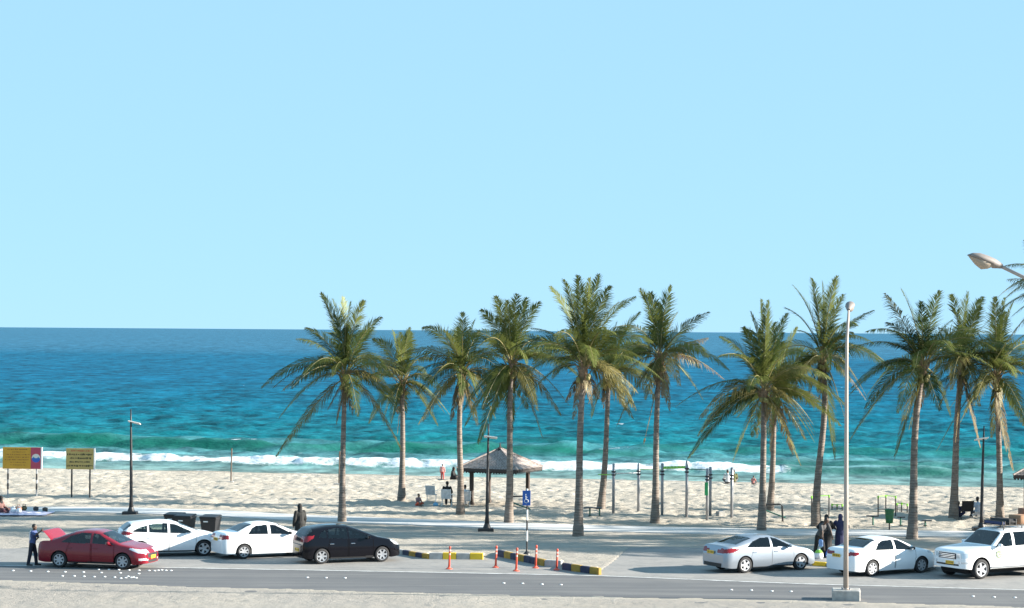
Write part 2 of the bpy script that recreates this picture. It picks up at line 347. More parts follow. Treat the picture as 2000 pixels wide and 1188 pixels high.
for i in range(110):
    lam = 1.0 * (6.5 / 1.0) ** rng.random(); th = rng.normal(0, .5); ph = rng.random() * 6.283
    kx, ky = math.sin(th + .19) * 2 * math.pi / lam, -math.cos(th + .19) * 2 * math.pi / lam
    a = .0075 * lam ** .9
    Zs += a * np.clip(lam / res / 2.2 - .6, 0, 1) * np.sin(kx * Xm + ky * Yg + ph)
depth = np.clip((so_ - 2) / 26, .12, 1); Zs *= depth
face = np.zeros_like(Xm); foam = np.zeros_like(Xm) - 1
def swell(s0, hgt, wf, wb, env, wig, seed, fc):
    global Zs, face
    c = s0 + wig * (vnoise(Xm * .06, Xm * 0 + 3.1, seed) - .5) * 2
    e = env(Xm) * (.75 + .5 * vnoise(Xm * .13, Xm * 0 + 7.7, seed + 1))
    d = so_ - c
    p = np.where(d < 0, np.exp(-(d / wf) ** 2), np.exp(-(d / wb) ** 2))
    Zs = Zs + hgt * e * p; face = np.maximum(face, fc * np.clip(e, 0, 1) * np.where(d < .3, np.exp(-((d + wf * .8) / (wf * .9)) ** 2), 0)); return d, e, c
swell(31, .85, 2.0, 6.5, lambda x: np.clip((16 - x) / 12, .0, 1), 2.0, 41, .9)
swell(52, .42, 3.0, 8, lambda x: .5 + .5 * np.sin(x * .11 + 1), 3, 44, .25)
swell(40, .45, 2.4, 6, lambda x: np.clip((x - 4) / 10, 0, 1), 2.5, 46, .5)
swell(21, .35, 1.6, 5, lambda x: np.clip((x - 8) / 10, 0, 1), 1.5, 48, .55)
d, e_, c_ = swell(11.0, .62, 1.1, 3.4, lambda x: np.ones_like(x) * np.where(x > 20, .95, .75) * np.clip((38 - x) / 8, .3, 1), 1.2, 51, .75)
brk = np.clip((23 - Xm + 3 * (vnoise(Xm * .5, Yg * .5, 60) - .5)) / 3, 0, 1)                         # broken to the left of here
lump = vnoise(Xm * .9, Yg * .7, 52) * .6 + vnoise(Xm * 2.3, Yg * 2., 53) * .4
f1 = np.exp(-((d + .5) / 1.9) ** 2) * brk
foam = np.maximum(foam, f1 * (.40 + .66 * lump) + (f1 > .05) * 0)
Zs += .34 * f1 * (lump - .35)
wash = np.exp(-((so_ - .7 - 1.2 * (vnoise(Xm * .22, Xm * 0, 55) - .5)) / .55) ** 2)                   # thin foam edge on the sand
foam = np.maximum(foam, .52 * wash * (.7 + .5 * lump) * np.clip(brk + .35, 0, 1))
capn = vnoise(Xm * .35, Yg * .12, 57) * vnoise(Xm * 1.3, Yg * .5, 58)
foam = np.maximum(foam, np.where((so_ > 25) & (so_ < 300), np.clip((capn - .72) * 3.0, 0, .6), -1))
crest = np.where((Xm < 10), np.exp(-((so_ - 31.6) / .7) ** 2) * np.clip((vnoise(Xm * .25, Xm * 0 + 2, 61) - .6) * 3, 0, 1) * .62, 0); foam = np.maximum(foam, crest)
foam = np.clip(foam, 0, 1.2)
V = np.stack([Xm, Yg, SEA + Zs], -1).reshape(-1, 3); F = grid_faces(len(ys), NC)
# open water out to the horizon
k = len(V); y1 = float(Yg[-1].min()); W_ = 60000
rows = [-6, 4, 12, 30, 60, 120, 250, 600, 1500, 4900, 12000, 90000]; V2 = []; o2 = []
for q in rows:                                                          # plain water beyond the modelled waves
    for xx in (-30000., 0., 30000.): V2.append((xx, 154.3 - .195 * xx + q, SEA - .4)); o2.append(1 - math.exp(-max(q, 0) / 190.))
V2 = np.array(V2); F2 = grid_faces(len(rows), 3) + k
me = np_mesh('sea', np.concatenate([V, V2]), np.concatenate([F, F2]), M_SEA)
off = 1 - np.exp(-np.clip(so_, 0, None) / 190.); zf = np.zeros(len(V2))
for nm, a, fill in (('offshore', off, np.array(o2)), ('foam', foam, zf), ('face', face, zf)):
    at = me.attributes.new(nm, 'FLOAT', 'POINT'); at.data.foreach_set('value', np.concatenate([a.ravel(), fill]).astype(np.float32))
tag(obj('sea', me), kind='structure')
# ------------------------------------------------------------------ coconut palms
def leaf_mat(name, c1, c2, trans):
    m, n, b, N, L = nodes(name); n.nodes.remove(b); out = [q for q in n.nodes if q.type == 'OUTPUT_MATERIAL'][0]
    oi = N('ObjectInfo'); tc = N('TexCoord'); no = N('TexNoise', Scale=2.5, Detail=3.0); L(tc.outputs['Object'], no.inputs['Vector'])
    av = N('Math', operation='MULTIPLY_ADD'); L(no.outputs[0], av.inputs[0]); av.inputs[1].default_value = .7; L(oi.outputs['Random'], av.inputs[2])
    rp = ramp(n, [(.25, c1), (1.2 if False else .95, c2)]); L(av.outputs[0], rp.inputs[0])
    d = N('BsdfDiffuse'); t = N('BsdfTranslucent'); g = N('BsdfGlossy', Roughness=.42); L(rp.outputs[0], d.inputs[0]); L(rp.outputs[0], t.inputs[0]); g.inputs[0].default_value = (.35, .4, .3, 1)
    m1 = N('MixShader'); m1.inputs[0].default_value = trans; L(d.outputs[0], m1.inputs[1]); L(t.outputs[0], m1.inputs[2])
    m2 = N('MixShader'); m2.inputs[0].default_value = .04; L(m1.outputs[0], m2.inputs[1]); L(g.outputs[0], m2.inputs[2]); L(m2.outputs[0], out.inputs[0])
    return m
M_FR = {'g': leaf_mat('palm_leaf_green', (.034, .056, .016), (.115, .132, .034), .36),
        'y': leaf_mat('palm_leaf_yellowing', (.075, .08, .022), (.17, .145, .052), .34),
        'd': leaf_mat('palm_leaf_dry', (.12, .08, .045), (.23, .17, .10), .2)}
m, n, b, N, L = nodes('palm_trunk'); tc = N('TexCoord')
mp = N('Mapping'); mp.inputs['Scale'].default_value = (2, 2, 9); L(tc.outputs['Object'], mp.inputs[0])
no = N('TexNoise', Scale=1.0, Detail=6.0); L(mp.outputs[0], no.inputs['Vector'])
rp = ramp(n, [(.3, (.125, .10, .082)), (.55, (.20, .165, .138)), (.8, (.27, .23, .195))]); L(no.outputs[0], rp.inputs[0]); L(rp.outputs[0], b.inputs['Base Color']); b.inputs['Roughness'].default_value = .95
wv = N('TexWave', Scale=2.6, Distortion=1.2, bands_direction='Z'); L(tc.outputs['Object'], wv.inputs['Vector'])
bp = N('Bump', Strength=.45, Distance=.03); L(wv.outputs[0], bp.inputs['Height']); L(bp.outputs[0], b.inputs['Normal'])
M_TRUNK = m
M_FIBRE = mat('palm_fibre', (.23, .15, .09), .95, var=.4, vscale=9, bump=.8, bscale=25)
M_HUSK = mat('coconut_husk', (.22, .19, .06), .6, var=.4, vscale=4)
M_RIB = mat('palm_rib', (.20, .17, .065), .5, var=.2)
def frond_mesh(pts_fn, length, kind, seed, up=1.0):
    """one pinnate leaf: a rib along pts_fn(t) and two rows of narrow leaflets"""
    r = random.Random(seed); nseg = 14; P = [pts_fn(i / nseg) for i in range(nseg + 1)]
    mb = MB(); mb.tube(P, [max(.006, .036 * (1 - .85 * i / nseg)) for i in range(nseg + 1)], 5)
    nl = int(20 * length); down = Vector((0, 0, -1)); tw = r.uniform(-.8, .8)
    for i in range(nl):
        t = .14 + .86 * (i + .5) / nl; p = pts_fn(t); tg = (pts_fn(min(1, t + .02)) - pts_fn(t - .02)).normalized()
        sd = tg.cross(Vector((0, 0, 1)))
        if sd.length < .25: sd = sd + Vector((math.cos(seed), math.sin(seed), 0)) * .5
        sd = (sd - tg * sd.dot(tg)).normalized(); nm = sd.cross(tg); sd = (sd * math.cos(tw) + nm * math.sin(tw)).normalized(); nm = sd.cross(tg)
        ll = (min(1, t / .32) ** .6 * (1 - t ** 2.2) ** .75 * .98 + .10) * (.8 + .2 * length / 4.2)
        if kind == 'd': ll *= .75
        for sg in (-1, 1):
            if r.random() < (.10 if kind == 'g' else .24): continue
            L_ = ll * r.uniform(.7, 1.15); sag = {'g': .32, 'y': .7, 'd': 1.2}[kind] * r.uniform(.6, 1.4) + .75 * (1 - abs(tg.z)) * (.3 + .7 * t)
            d1 = (sd * sg * .80 + tg * (.45 + .35 * abs(tg.z) + .65 * t * t) + nm * .22 * up + down * sag * .40).normalized()
            d2 = (d1 + down * sag * .9 + Vector((r.uniform(-.14, .14), r.uniform(-.14, .14), r.uniform(-.1, .1)))).normalized()
            wv_ = d1.cross(nm).normalized() * .0155 * r.uniform(.7, 1.4) if abs(d1.dot(nm)) < .95 else tg * .02
            a = p; c = p + d1 * L_ * .5; e = c + d2 * L_ * .5
            mb.add([a - wv_ * .6, a + wv_ * .6, c + wv_, c - wv_, e], [(0, 1, 2, 3), (3, 2, 4)])
    me = mb.mesh('frond', M_FR[kind], False); me.materials.append(M_RIB); nrib = nseg * 5 + 2
    me.polygons.foreach_set('material_index', [1] * nrib + [0] * (len(me.polygons) - nrib)); return me
def palm(label, base, hub, tips, rad=.15, bend=(0, 0), n_extra=8, seed=0, elen=3.6, group='coconut palms along the beach path', nuts=4, dead=3):
    r = random.Random(seed); B = G(*base); H = at_y(hub[0], hub[1], B.y + r.uniform(-.2, .2)); K = ppm(B)
    t = thing('palm_tree', label, 'palm tree', B, 0, group)
    h = H - B; n = 46; prof = []; pts = []
    for i in range(n + 1):
        q = i / n; sway = math.sin(math.pi * q) ; s2 = math.sin(2 * math.pi * q)
        pts.append(Vector((h.x * (q ** 1.25) + bend[0] * sway + bend[1] * s2, h.y * q, -.25 + (h.z + .25) * q)))
        prof.append(rad * (1 - .33 * q + .75 * math.exp(-q * 8.5)) * (1 + .035 * math.sin(i * 2.1) + .02 * r.uniform(-1, 1)))
    MB().tube(pts, prof, 14).build('trunk', M_TRUNK, t, True)
    mb = MB(); tp = pts[-1]
    for k in range(9):                                                # old leaf bases and fibre round the head of the trunk
        a = k * 2.4; o = Vector((math.cos(a), math.sin(a), 0)); z = -.55 + .09 * k
        mb.tube([tp + o * .06 + Vector((0, 0, z)), tp + o * .19 + Vector((0, 0, z + .18)), tp + o * (.34 + .1 * r.random()) + Vector((0, 0, z + .5))], [.075, .055, .015], 6)
    mb.ell(tp + Vector((0, 0, -.15)), (.2, .2, .42), 10, 7); mb.build('leaf_bases', M_FIBRE, t, True)
    for k in range(nuts):
        a = r.uniform(-2.6, -.5); c = tp + Vector((math.cos(a) * .33, math.sin(a) * .33, -.3 - .22 * r.random()))
        MB().ell(c, (.1, .1, .13), 9, 6).build('coconut', M_HUSK, t, True)
    def make(tipv, arch, kind, sd):
        chord = tipv - tp; ln = chord.length; up = Vector((0, 0, 1))
        hz = Vector((chord.x, chord.y, 0)); ctrl = tp + chord * .42 + up * arch * ln + (hz.normalized() * (-.06 * ln) if hz.length > .1 else Vector())
        f = lambda q: tp * (1 - q) ** 2 + ctrl * 2 * q * (1 - q) + tipv * q * q
        obj('frond', frond_mesh(f, ln, kind, sd), t)
    for k, tip in enumerate(tips):
        tx, ty = tip[:2]; kind = tip[2] if len(tip) > 2 else 'g'
        p = at_y(tx, ty, B.y) - B
        ch = p - tp; hor = abs(ch.x) / max(.3, ch.length); dz = r.uniform(-1, 1) * (1.3 if hor < .5 else .9)
        p.y = tp.y + dz
        el = ch.z / max(.3, ch.length)
        arch = tip[3] if len(tip) > 3 else (.10 + .34 * hor if el > -.3 else .28 + .25 * hor)
        if kind == 'd' and el < -.75: arch = .12
        make(p, arch, kind, seed * 100 + k)
    for k in range(n_extra + 6):                                      # the leaves all round the head, arching out and down
        a = (k + r.random() * .7) / (n_extra + 6) * 2 * math.pi; e = r.choice([-.75, -.55, -.35, -.15, .05, .25, .5]); ln = elen * r.uniform(.85, 1.12)
        v = Vector((math.cos(a), math.sin(a), 0))
        p = tp + v * ln * math.cos(e) + Vector((0, 0, ln * math.sin(e)))
        make(p, .22 + .28 * math.cos(e), 'g' if e > -.3 or r.random() < .45 else 'y', seed * 100 + 50 + k)
    for k in range(dead):                                             # dry leaves hanging against the trunk
        a = r.uniform(0, 6.28); v = Vector((math.cos(a), math.sin(a), 0)); ln = r.uniform(1.0, 2.0)
        make(tp + v * (.35 + .2 * r.random()) + Vector((0, 0, -ln)), .25, 'd', seed * 100 + 80 + k)
    return t
palm('leftmost coconut palm, behind the black hatchback, long pale frond drooping to the right', (668, 1021), (674, 738),
     [(628, 573), (650, 585), (668, 580), (684, 590), (712, 588), (745, 620), (583, 662), (600, 640), (510, 757, 'g', .5), (548, 765, 'y', .45), (538, 893, 'y', .2), (786, 880, 'y', .35), (822, 752, 'y', .45), (790, 720, 'y', .5), (726, 640), (655, 830, 'd'), (640, 800, 'd')], .155, (-.02, .0), 8, 1, 3.4)
palm('short coconut palm just right of the leftmost one, standing farther back on the sand', (784, 977), (785, 752),
     [(729, 662, 'g', .4), (765, 645), (782, 650), (800, 648), (835, 690, 'g', .4), (842, 735, 'y', .4), (735, 715, 'y', .4), (745, 790, 'd', .3), (840, 775, 'y', .4), (775, 850, 'd'), (800, 640)], .17, (.05, .0), 8, 2, 3.2)
palm('coconut palm in front of the left end of the gazebo roof, thin grey crown', (899, 1005), (903, 733),
     [(905, 611), (890, 640), (926, 625), (826, 640, 'g', .45), (818, 700, 'y', .4), (818, 828, 'y', .3), (848, 720, 'y', .4), (952, 680), (960, 760, 'y', .4), (935, 650), (882, 820, 'd'), (932, 830, 'y', .3), (870, 645)], .165, (-.08, .05), 8, 3, 3.3)
palm('coconut palm standing before the middle of the gazebo, many drooping lower fronds', (993, 1023), (999, 716),
     [(968, 580), (990, 588), (1010, 576), (1030, 582), (1056, 590), (940, 606), (908, 655, 'g', .4), (925, 700, 'g', .4), (908, 832, 'g', .35), (935, 864, 'g', .3), (998, 856, 'g', .15), (962, 810, 'g', .3), (1060, 857, 'y', .35), (1096, 812, 'y', .35), (1112, 792, 'y', .4), (1040, 690), (1072, 700, 'g', .4), (1030, 800, 'g', .3)], .17, (.0, .03), 6, 4, 3.4, dead=1)
palm('tallest coconut palm, in the middle of the row, broad dark crown and brown fibre collar', (1129, 1048), (1140, 722),
     [(1075, 560), (1100, 548), (1128, 540), (1150, 545), (1171, 535), (1240, 580, 'g', .3), (1210, 590), (1028, 682, 'g', .5), (1038, 640, 'g', .3), (1024, 732, 'g', .5), (1258, 702, 'g', .5), (1236, 640, 'g', .35), (1246, 768, 'y', .45), (1272, 668, 'g', .5), (1106, 785, 'd'), (1120, 820, 'd'), (1172, 780, 'd'), (1190, 560)], .18, (-.04, .02), 8, 5, 3.7)
palm('slim coconut palm behind and right of the tallest one, flared orange foot', (1173, 993), (1189, 738),
     [(1272, 690, 'g', .4), (1290, 722, 'g', .4), (1128, 700, 'g', .4), (1250, 610), (1205, 630), (1240, 800, 'y', .4), (1150, 790, 'y', .4), (1180, 640), (1225, 640)], .165, (.10, .02), 6, 6, 3.1)
palm('coconut palm by the pull-up bars, two dry brown fronds sticking out to its right', (1279, 1021), (1290, 702),
     [(1250, 565), (1272, 570), (1290, 590), (1310, 559), (1325, 610), (1382, 610, 'g', .2), (1355, 640, 'g', .3), (1384, 660, 'd', .1), (1418, 742, 'd', .35), (1236, 655, 'g', .4), (1214, 705, 'g', .4), (1204, 832, 'y', .35), (1258, 868, 'd'), (1305, 800, 'd'), (1180, 722, 'g', .4), (1345, 690, 'g', .4)], .165, (-.06, .03), 6, 7, 3.2, dead=4)
palm('coconut palm right behind the silver sedan, dark straight trunk and long low fronds', (1487, 1038), (1492, 768),
     [(1484, 586), (1497, 588), (1465, 610), (1450, 640), (1542, 612, 'g', .15), (1520, 630), (1404, 658, 'g', .3), (1430, 690, 'g', .4), (1318, 793, 'g', .4), (1344, 897, 'g', .35), (1436, 905, 'g', .25), (1588, 722, 'y', .45), (1625, 740, 'g', .5), (1640, 832, 'g', .4), (1556, 905, 'y', .3), (1605, 800, 'g', .4), (1400, 810, 'g', .35)], .17, (.03, .0), 7, 8, 3.7, dead=2)
palm('pale coconut palm half hidden behind the one at the silver sedan', (1503, 996), (1514, 778),
     [(1558, 640), (1530, 650), (1590, 690, 'g', .4), (1602, 782, 'y', .4), (1460, 700, 'g', .4), (1555, 890, 'd'), (1500, 880, 'd'), (1575, 860, 'y', .3)], .165, (.06, .02), 6, 9, 3.0)
palm('coconut palm with an S-shaped trunk just left of the tall white lamp post', (1594, 1028), (1607, 702),
     [(1580, 545), (1605, 550), (1630, 541), (1551, 557), (1536, 600), (1652, 575), (1706, 606, 'g', .2), (1665, 650, 'g', .35), (1560, 645, 'g', .35), (1655, 745, 'g', .5), (1634, 898, 'g', .3), (1690, 782, 'd', .35), (1572, 790, 'y', .35), (1645, 820, 'y', .3), (1550, 720, 'g', .4)], .18, (.12, -.10), 7, 10, 3.5)
palm('leaning coconut palm beside the green litter bin, crown just right of the lamp post', (1781, 1053), (1803, 722),
     [(1755, 566), (1720, 573, 'y', .1), (1790, 590), (1842, 568), (1727, 630, 'g', .3), (1740, 672, 'g', .4), (1654, 684, 'g', .45), (1660, 757, 'g', .45), (1664, 858, 'g', .4), (1740, 893, 'y', .3), (1778, 838, 'y', .25), (1852, 625), (1872, 700, 'g', .4), (1830, 800, 'g', .3), (1700, 720, 'g', .4)], .19, (-.12, .06), 7, 11, 3.6)
palm('coconut palm in front of the folding chairs, thick dark foot', (1862, 1012), (1879, 712),
     [(1890, 570), (1855, 576), (1925, 580), (1908, 600), (1835, 640, 'y', .3), (1942, 660, 'g', .35), (1838, 795, 'y', .4), (1905, 872, 'd'), (1862, 862, 'd'), (1872, 640), (1940, 760, 'y', .4)], .19, (-.05, .03), 7, 12, 3.3, dead=4)
palm('straight coconut palm near the right picture edge, between dark lamp post and brown gazebo', (1953, 1013), (1946, 742),
     [(1935, 581), (1985, 590), (1968, 582), (1900, 640), (2003, 650, 'g', .3), (1842, 700, 'g', .45), (1818, 765, 'g', .45), (1834, 882, 'g', .4), (1880, 810, 'g', .3), (2010, 735, 'g', .4), (2004, 832, 'g', .4), (1975, 918, 'd'), (1940, 855, 'y', .2), (1955, 610)], .17, (.03, 0), 8, 13, 3.6)
palm('tall palm at the right picture edge, only frond tips in view under the near lamp', (2082, 1062), (2070, 590),
     [(1996, 470, 'g', .2), (1972, 545, 'y', .3), (1980, 620, 'g', .4), (2040, 440), (2080, 430), (2110, 450), (2160, 520), (2170, 640, 'g', .4), (2010, 700, 'g', .3), (2150, 720, 'g', .3)], .18, (0, 0), 8, 14, 3.6)
for k, (bx, by, hx, hy) in enumerate([(2210, 1035, 2215, 740), (2330, 1062, 2338, 700), (2480, 1050, 2475, 730), (2640, 1072, 2650, 720), (2300, 1000, 2310, 760), (2170, 1078, 2176, 712), (2390, 1086, 2400, 690), (2550, 1078, 2560, 700), (2750, 1090, 2742, 705), (2900, 1074, 2905, 700), (3050, 1060, 3050, 700)]):
    palm('coconut palm outside the picture to the right, ' + ['first of the row', 'second of the row', 'third of the row', 'fourth of the row', 'nearest the water', 'first by the parking bays', 'second by the parking bays', 'third by the parking bays', 'fourth by the parking bays', 'fifth by the parking bays', 'farthest along the row'][k], (bx, by), (hx, hy), [], .17, (.05, .02), 15, 20 + k, 3.7, dead=1, nuts=2)
# ------------------------------------------------------------------ cars
def paint(name, c, metal=0., rough=.32, spec=.4, coat=.35): return mat('paint_' + name, c, rough, metal, spec, coat)
M_RUB = mat('tyre_rubber', (.022, .022, .024), .85); M_BLK = mat('black_plastic', (.018, .018, .02), .55); M_UND = mat('underbody', (.012, .012, .013), .9)
M_RIM = mat('alloy_rim', (.45, .46, .48), .35, .7); M_RIMW = mat('silver_wheel_cover', (.42, .43, .45), .45, .3); M_DISC = mat('brake_shadow', (.05, .05, .055), .7, .3)
M_SEAT = mat('car_seat_cloth', (.24, .225, .21), .9, var=.2); M_DASH = mat('dashboard', (.07, .07, .075), .7)
M_GLASS = thin_glass('car_glass', (.58, .66, .68)); M_TINT = thin_glass('tinted_car_glass', (.26, .32, .35)); M_GREEN = thin_glass('green_car_glass', (.66, .78, .74))
M_RED = mat('tail_lamp_red', (.20, .006, .010), .15, 0, .5, .3); M_LAMP = mat('headlamp_clear', (.62, .65, .68), .1, .35, .8, .8); M_AMB = mat('amber_lens', (.8, .32, .02), .2)
M_PLATE = mat('plate_yellow', (.80, .48, .03), .5); M_PLTX = mat('plate_black', (.02, .02, .02), .6); M_CHROME = mat('chrome', (.75, .76, .78), .12, 1.0)
M_SEAM = mat('panel_gap', (.03, .03, .032), .8)
def smooth_interp(pts, x, sig):
    xs = np.arange(pts[0][0] - .6, pts[-1][0] + .6, .01); y = np.interp(xs, [p[0] for p in pts], [p[1] for p in pts])
    k = np.arange(-60, 61) * .01; g = np.exp(-(k / max(sig, .004)) ** 2 / 2); g /= g.sum()
    return np.interp(x, xs, np.convolve(np.pad(y, 60, 'edge'), g, 'valid'))
def make_wheel(parent, x, y, r, wd, style, rimmat, steer=0):
    out = 1 if y > 0 else -1
    wh = MB().lathe([(r * .62, -wd * .40), (r * .62, wd * .22), (.03, wd * .22)], 24, axis='Y', cap=False).build('wheel', M_DISC, parent, True)
    wh.location = (x, y, r); wh.rotation_euler = (0, 0, (0 if out > 0 else math.pi) + steer)
    prof = [(r * .66, -wd / 2), (r * .92, -wd / 2), (r * .985, -wd * .40), (r, -wd * .25), (r, wd * .25), (r * .985, wd * .40), (r * .92, wd / 2), (r * .72, wd * .5), (r * .66, wd * .44), (r * .66, -wd / 2)]
    MB().lathe(prof, 40, axis='Y', cap=False).build('tyre', M_RUB, wh, True)
    mb = MB(); mb.lathe([(r * .66, -wd * .3), (r * .70, wd * .44), (r * .69, wd * .50), (r * .62, wd * .48), (r * .60, wd * .3)], 36, axis='Y', cap=False)
    n, w0, w1, dbl = style
    for k in range(n):
        for o in ((-.11, .11) if dbl else (0,)):
            a = 2 * math.pi * k / n + o * 1.2; a0 = 2 * math.pi * k / n + o * .5
            p0 = Vector((math.cos(a0) * r * .08, wd * .40, math.sin(a0) * r * .08)); p1 = Vector((math.cos(a) * r * .65, wd * .44, math.sin(a) * r * .65))
            t = (p1 - p0).normalized(); s_ = Vector((-t.z, 0, t.x)); u = Vector((0, .018, 0))
            q = [p0 - s_ * w0, p0 + s_ * w0, p1 + s_ * w1, p1 - s_ * w1]
            mb.add([v + u for v in q] + [v - u for v in q], [(3, 2, 1, 0), (0, 1, 5, 4), (1, 2, 6, 5), (2, 3, 7, 6), (3, 0, 4, 7)])
    mb.lathe([(r * .17, wd * .3), (r * .17, wd * .44), (r * .1, wd * .47), (.001, wd * .47)], 16, axis='Y', cap=False)
    mb.build('rim', rimmat, wh, False)
def build_car(name, label, S, pos, yaw, paintm, group='cars parked by the beach road'):
    """S: side outline, belt line and lamp/window outlines in metres; x from the rear axle forward"""
    t = thing(name, label, S.get('cat', 'car'), pos, yaw, group)
    wb, ro, fo, r, W = S['wb'], S['ro'], S['fo'], S['r'], S['W']; x0, x1 = -ro, wb + fo; Ra = r + S.get('arch', .055)
    NS = int((x1 - x0) / .024); ends = [x0 + .002, x0 + .008, x0 + .016]; xs = np.unique(np.concatenate([np.linspace(x0, x1, NS), [x0 + .006, x0 + .014, x1 - .006, x1 - .014]]))
    zt = smooth_interp(S['top'], xs, .035); zs = smooth_interp(S['belt'], xs, .08); zs = np.minimum(zs, zt - .012)
    lo = smooth_interp(S.get('low', [(x0, .25), (x0 + .35, .2), (x1 - .4, .19), (x1, .24)]), xs, .05)
    for xa in (0, wb):
        dx = np.abs(xs - xa); lo = np.where(dx < Ra, np.maximum(lo, r + np.sqrt(np.maximum(Ra ** 2 - dx ** 2, 0))), lo)
    lo = np.minimum(lo, zs - .05)
    er, ef = S.get('er', .40), S.get('ef', .62); wr, wf = S.get('wr', .76), S.get('wf', .66)
    qr = np.clip((xs - x0) / er, 0, 1); qf = np.clip((x1 - xs) / ef, 0, 1)
    hw = W / 2 * np.minimum(wr + (1 - wr) * (1 - (1 - qr) ** 2.4) ** .6, wf + (1 - wf) * (1 - (1 - qf) ** 2.2) ** .62)
    ML, MU = 26, 40; lean = S.get('lean', .36); ex = S.get('ex', .42)
    ph = np.linspace(0, math.pi / 2, 400); rows = []; PH = None
    for i in range(len(xs)):
        q = np.linspace(0, 1, ML); z = lo[i] + (zs[i] - lo[i]) * q; u = np.clip((z - .2) / max(.2, zs[i] - .2), 0, 1)
        y = hw[i] * np.where(u < .45, 1 - .075 * (1 - u / .45) ** 2, 1 - .045 * ((u - .45) / .55) ** 2.0)
        ys_ = y[-1]; g = zt[i] - zs[i]
        zz = zs[i] + g * np.sin(ph) ** ex; yy = (ys_ - lean * (zz - zs[i])) * np.cos(ph) ** ex
        dl = np.concatenate([[0], np.cumsum(np.hypot(np.diff(yy), np.diff(zz)))]); uu = np.linspace(0, dl[-1], MU + 1)[1:]
        yu, zu, pu = np.interp(uu, dl, yy), np.interp(uu, dl, zz), np.interp(uu, dl, ph)
        rows.append((np.concatenate([y, yu]), np.concatenate([z, zu]), np.concatenate([np.full(ML, -1.), pu])))
    n = ML + MU; Yh = np.array([a[0] for a in rows]); Zh = np.array([a[1] for a in rows]); Ph = np.array([a[2] for a in rows]); Xh = np.repeat(xs[:, None], n, 1)
    capf = np.zeros_like(Xh)
    def caps(i, sgn):                                                   # rounded end panels, ring by ring towards the middle
        zc = (Zh[i, 0] + Zh[i, -1]) * .5; out = []
        for k in np.linspace(0, 1, 13)[1:]:
            y = Yh[i] * (1 - k); z = Zh[i]; out.append((np.full(n, xs[i] + sgn * .03 * math.sin(k * math.pi / 2)), y, z, Ph[i], np.full(n, sgn)))
        return out
    R0, R1 = caps(0, -1), caps(-1, 1)
    st = lambda a, j, base: np.concatenate([np.array([q[j] for q in a]), base]) if a is R0 else np.concatenate([base, np.array([q[j] for q in a])])
    arr = []
    for j, base in enumerate((Xh, Yh, Zh, Ph, capf)):
        a = np.array([q[j] for q in R0[::-1]]); b_ = np.array([q[j] for q in R1]); arr.append(np.concatenate([a, base, b_]))
    Xa, Ya, Za, Pa, Ca = arr; nr = Xa.shape[0]
    Xf = np.concatenate([Xa, Xa[:, -2::-1]], 1); Yf = np.concatenate([Ya, -Ya[:, -2::-1]], 1); Zf = np.concatenate([Za, Za[:, -2::-1]], 1)
    Pf = np.concatenate([Pa, Pa[:, -2::-1]], 1); Cf = np.concatenate([Ca, Ca[:, -2::-1]], 1); nc = Xf.shape[1]
    cc = lambda A: (A[:-1, :-1] + A[1:, :-1] + A[:-1, 1:] + A[1:, 1:]) / 4
    x, y, z, p, c = cc(Xf), cc(Yf), cc(Zf), cc(Pf), cc(Cf); ay = np.abs(y); up = (p > 0)
    cls = np.full(x.shape, 'body', dtype=object)
    zlow = S.get('trim', .27); 
    if S.get('darktrim', True):
        for sg, q in ((1, 'L'), (-1, 'R')):
            cls[(z < zlow) & (c == 0) & (np.sign(y) == sg) & (x > r + .05) & (x < wb - r - .05)] = 'lower_trim@' + q
    for k, poly in enumerate(S['doors']):
        ins = inpoly(x, z, poly) & (p < .10) & (c == 0)
        for sg, nm in ((1, 'L'), (-1, 'R')): cls[ins & (np.sign(y) == sg)] = f'door@{k}{nm}'
        px = np.array([q[0] for q in poly]); 
        for j in range(len(poly)):
            (ax, az), (bx, bz) = poly[j], poly[(j + 1) % len(poly)]
            d = np.hypot(bx - ax, bz - az); tt = np.clip(((x - ax) * (bx - ax) + (z - az) * (bz - az)) / d ** 2, 0, 1)
            seam = np.hypot(x - ax - tt * (bx - ax), z - az - tt * (bz - az)) < .0125
            if abs(bx - ax) < abs(bz - az) * 1.2: cls[seam & (p < .1) & (c == 0)] = 'panel_gap'
    for k, poly in enumerate(S['win']):
        ins = inpoly(x, z, poly) & up & (p < R(58)) & (c == 0)
        for sg, nm in ((1, 'L'), (-1, 'R')): cls[ins & (np.sign(y) == sg)] = f'side_window@{k}{nm}'
    a, b_ = S['ws']; gr = np.interp(x, [a, b_], [0, 1]); cls[up & (x > min(a, b_)) & (x < max(a, b_)) & (p > R(50)) & (c == 0)] = 'windscreen'
    a, b_ = S['rs']; cls[up & (x > min(a, b_)) & (x < max(a, b_)) & (p > R(S.get('rsp', 50))) & (c == 0)] = 'rear_window'
    if 'lid' in S:
        a, zl_ = S['lid']; cls[((c == 0) & up & (x < a) & (p > R(20))) | ((c == -1) & (z > zl_) & (ay < W * .34))] = 'boot_lid'
    for nm, poly, capr in S['lamps']:
        ins = inpoly(x, z, poly) & (ay > .28) & (c == 0)
        if capr: ins |= (c == capr[0]) & (ay > capr[1]) & (ay < capr[2]) & (z > capr[3]) & (z < capr[4])
        for sg, q in ((1, 'L'), (-1, 'R')): cls[ins & (np.sign(y) == sg)] = nm + '@' + q
    for nm, sg, ymax, za, zb in S.get('front', []):
        cls[(c == sg) & (ay < ymax) & (z > za) & (z < zb)] = nm
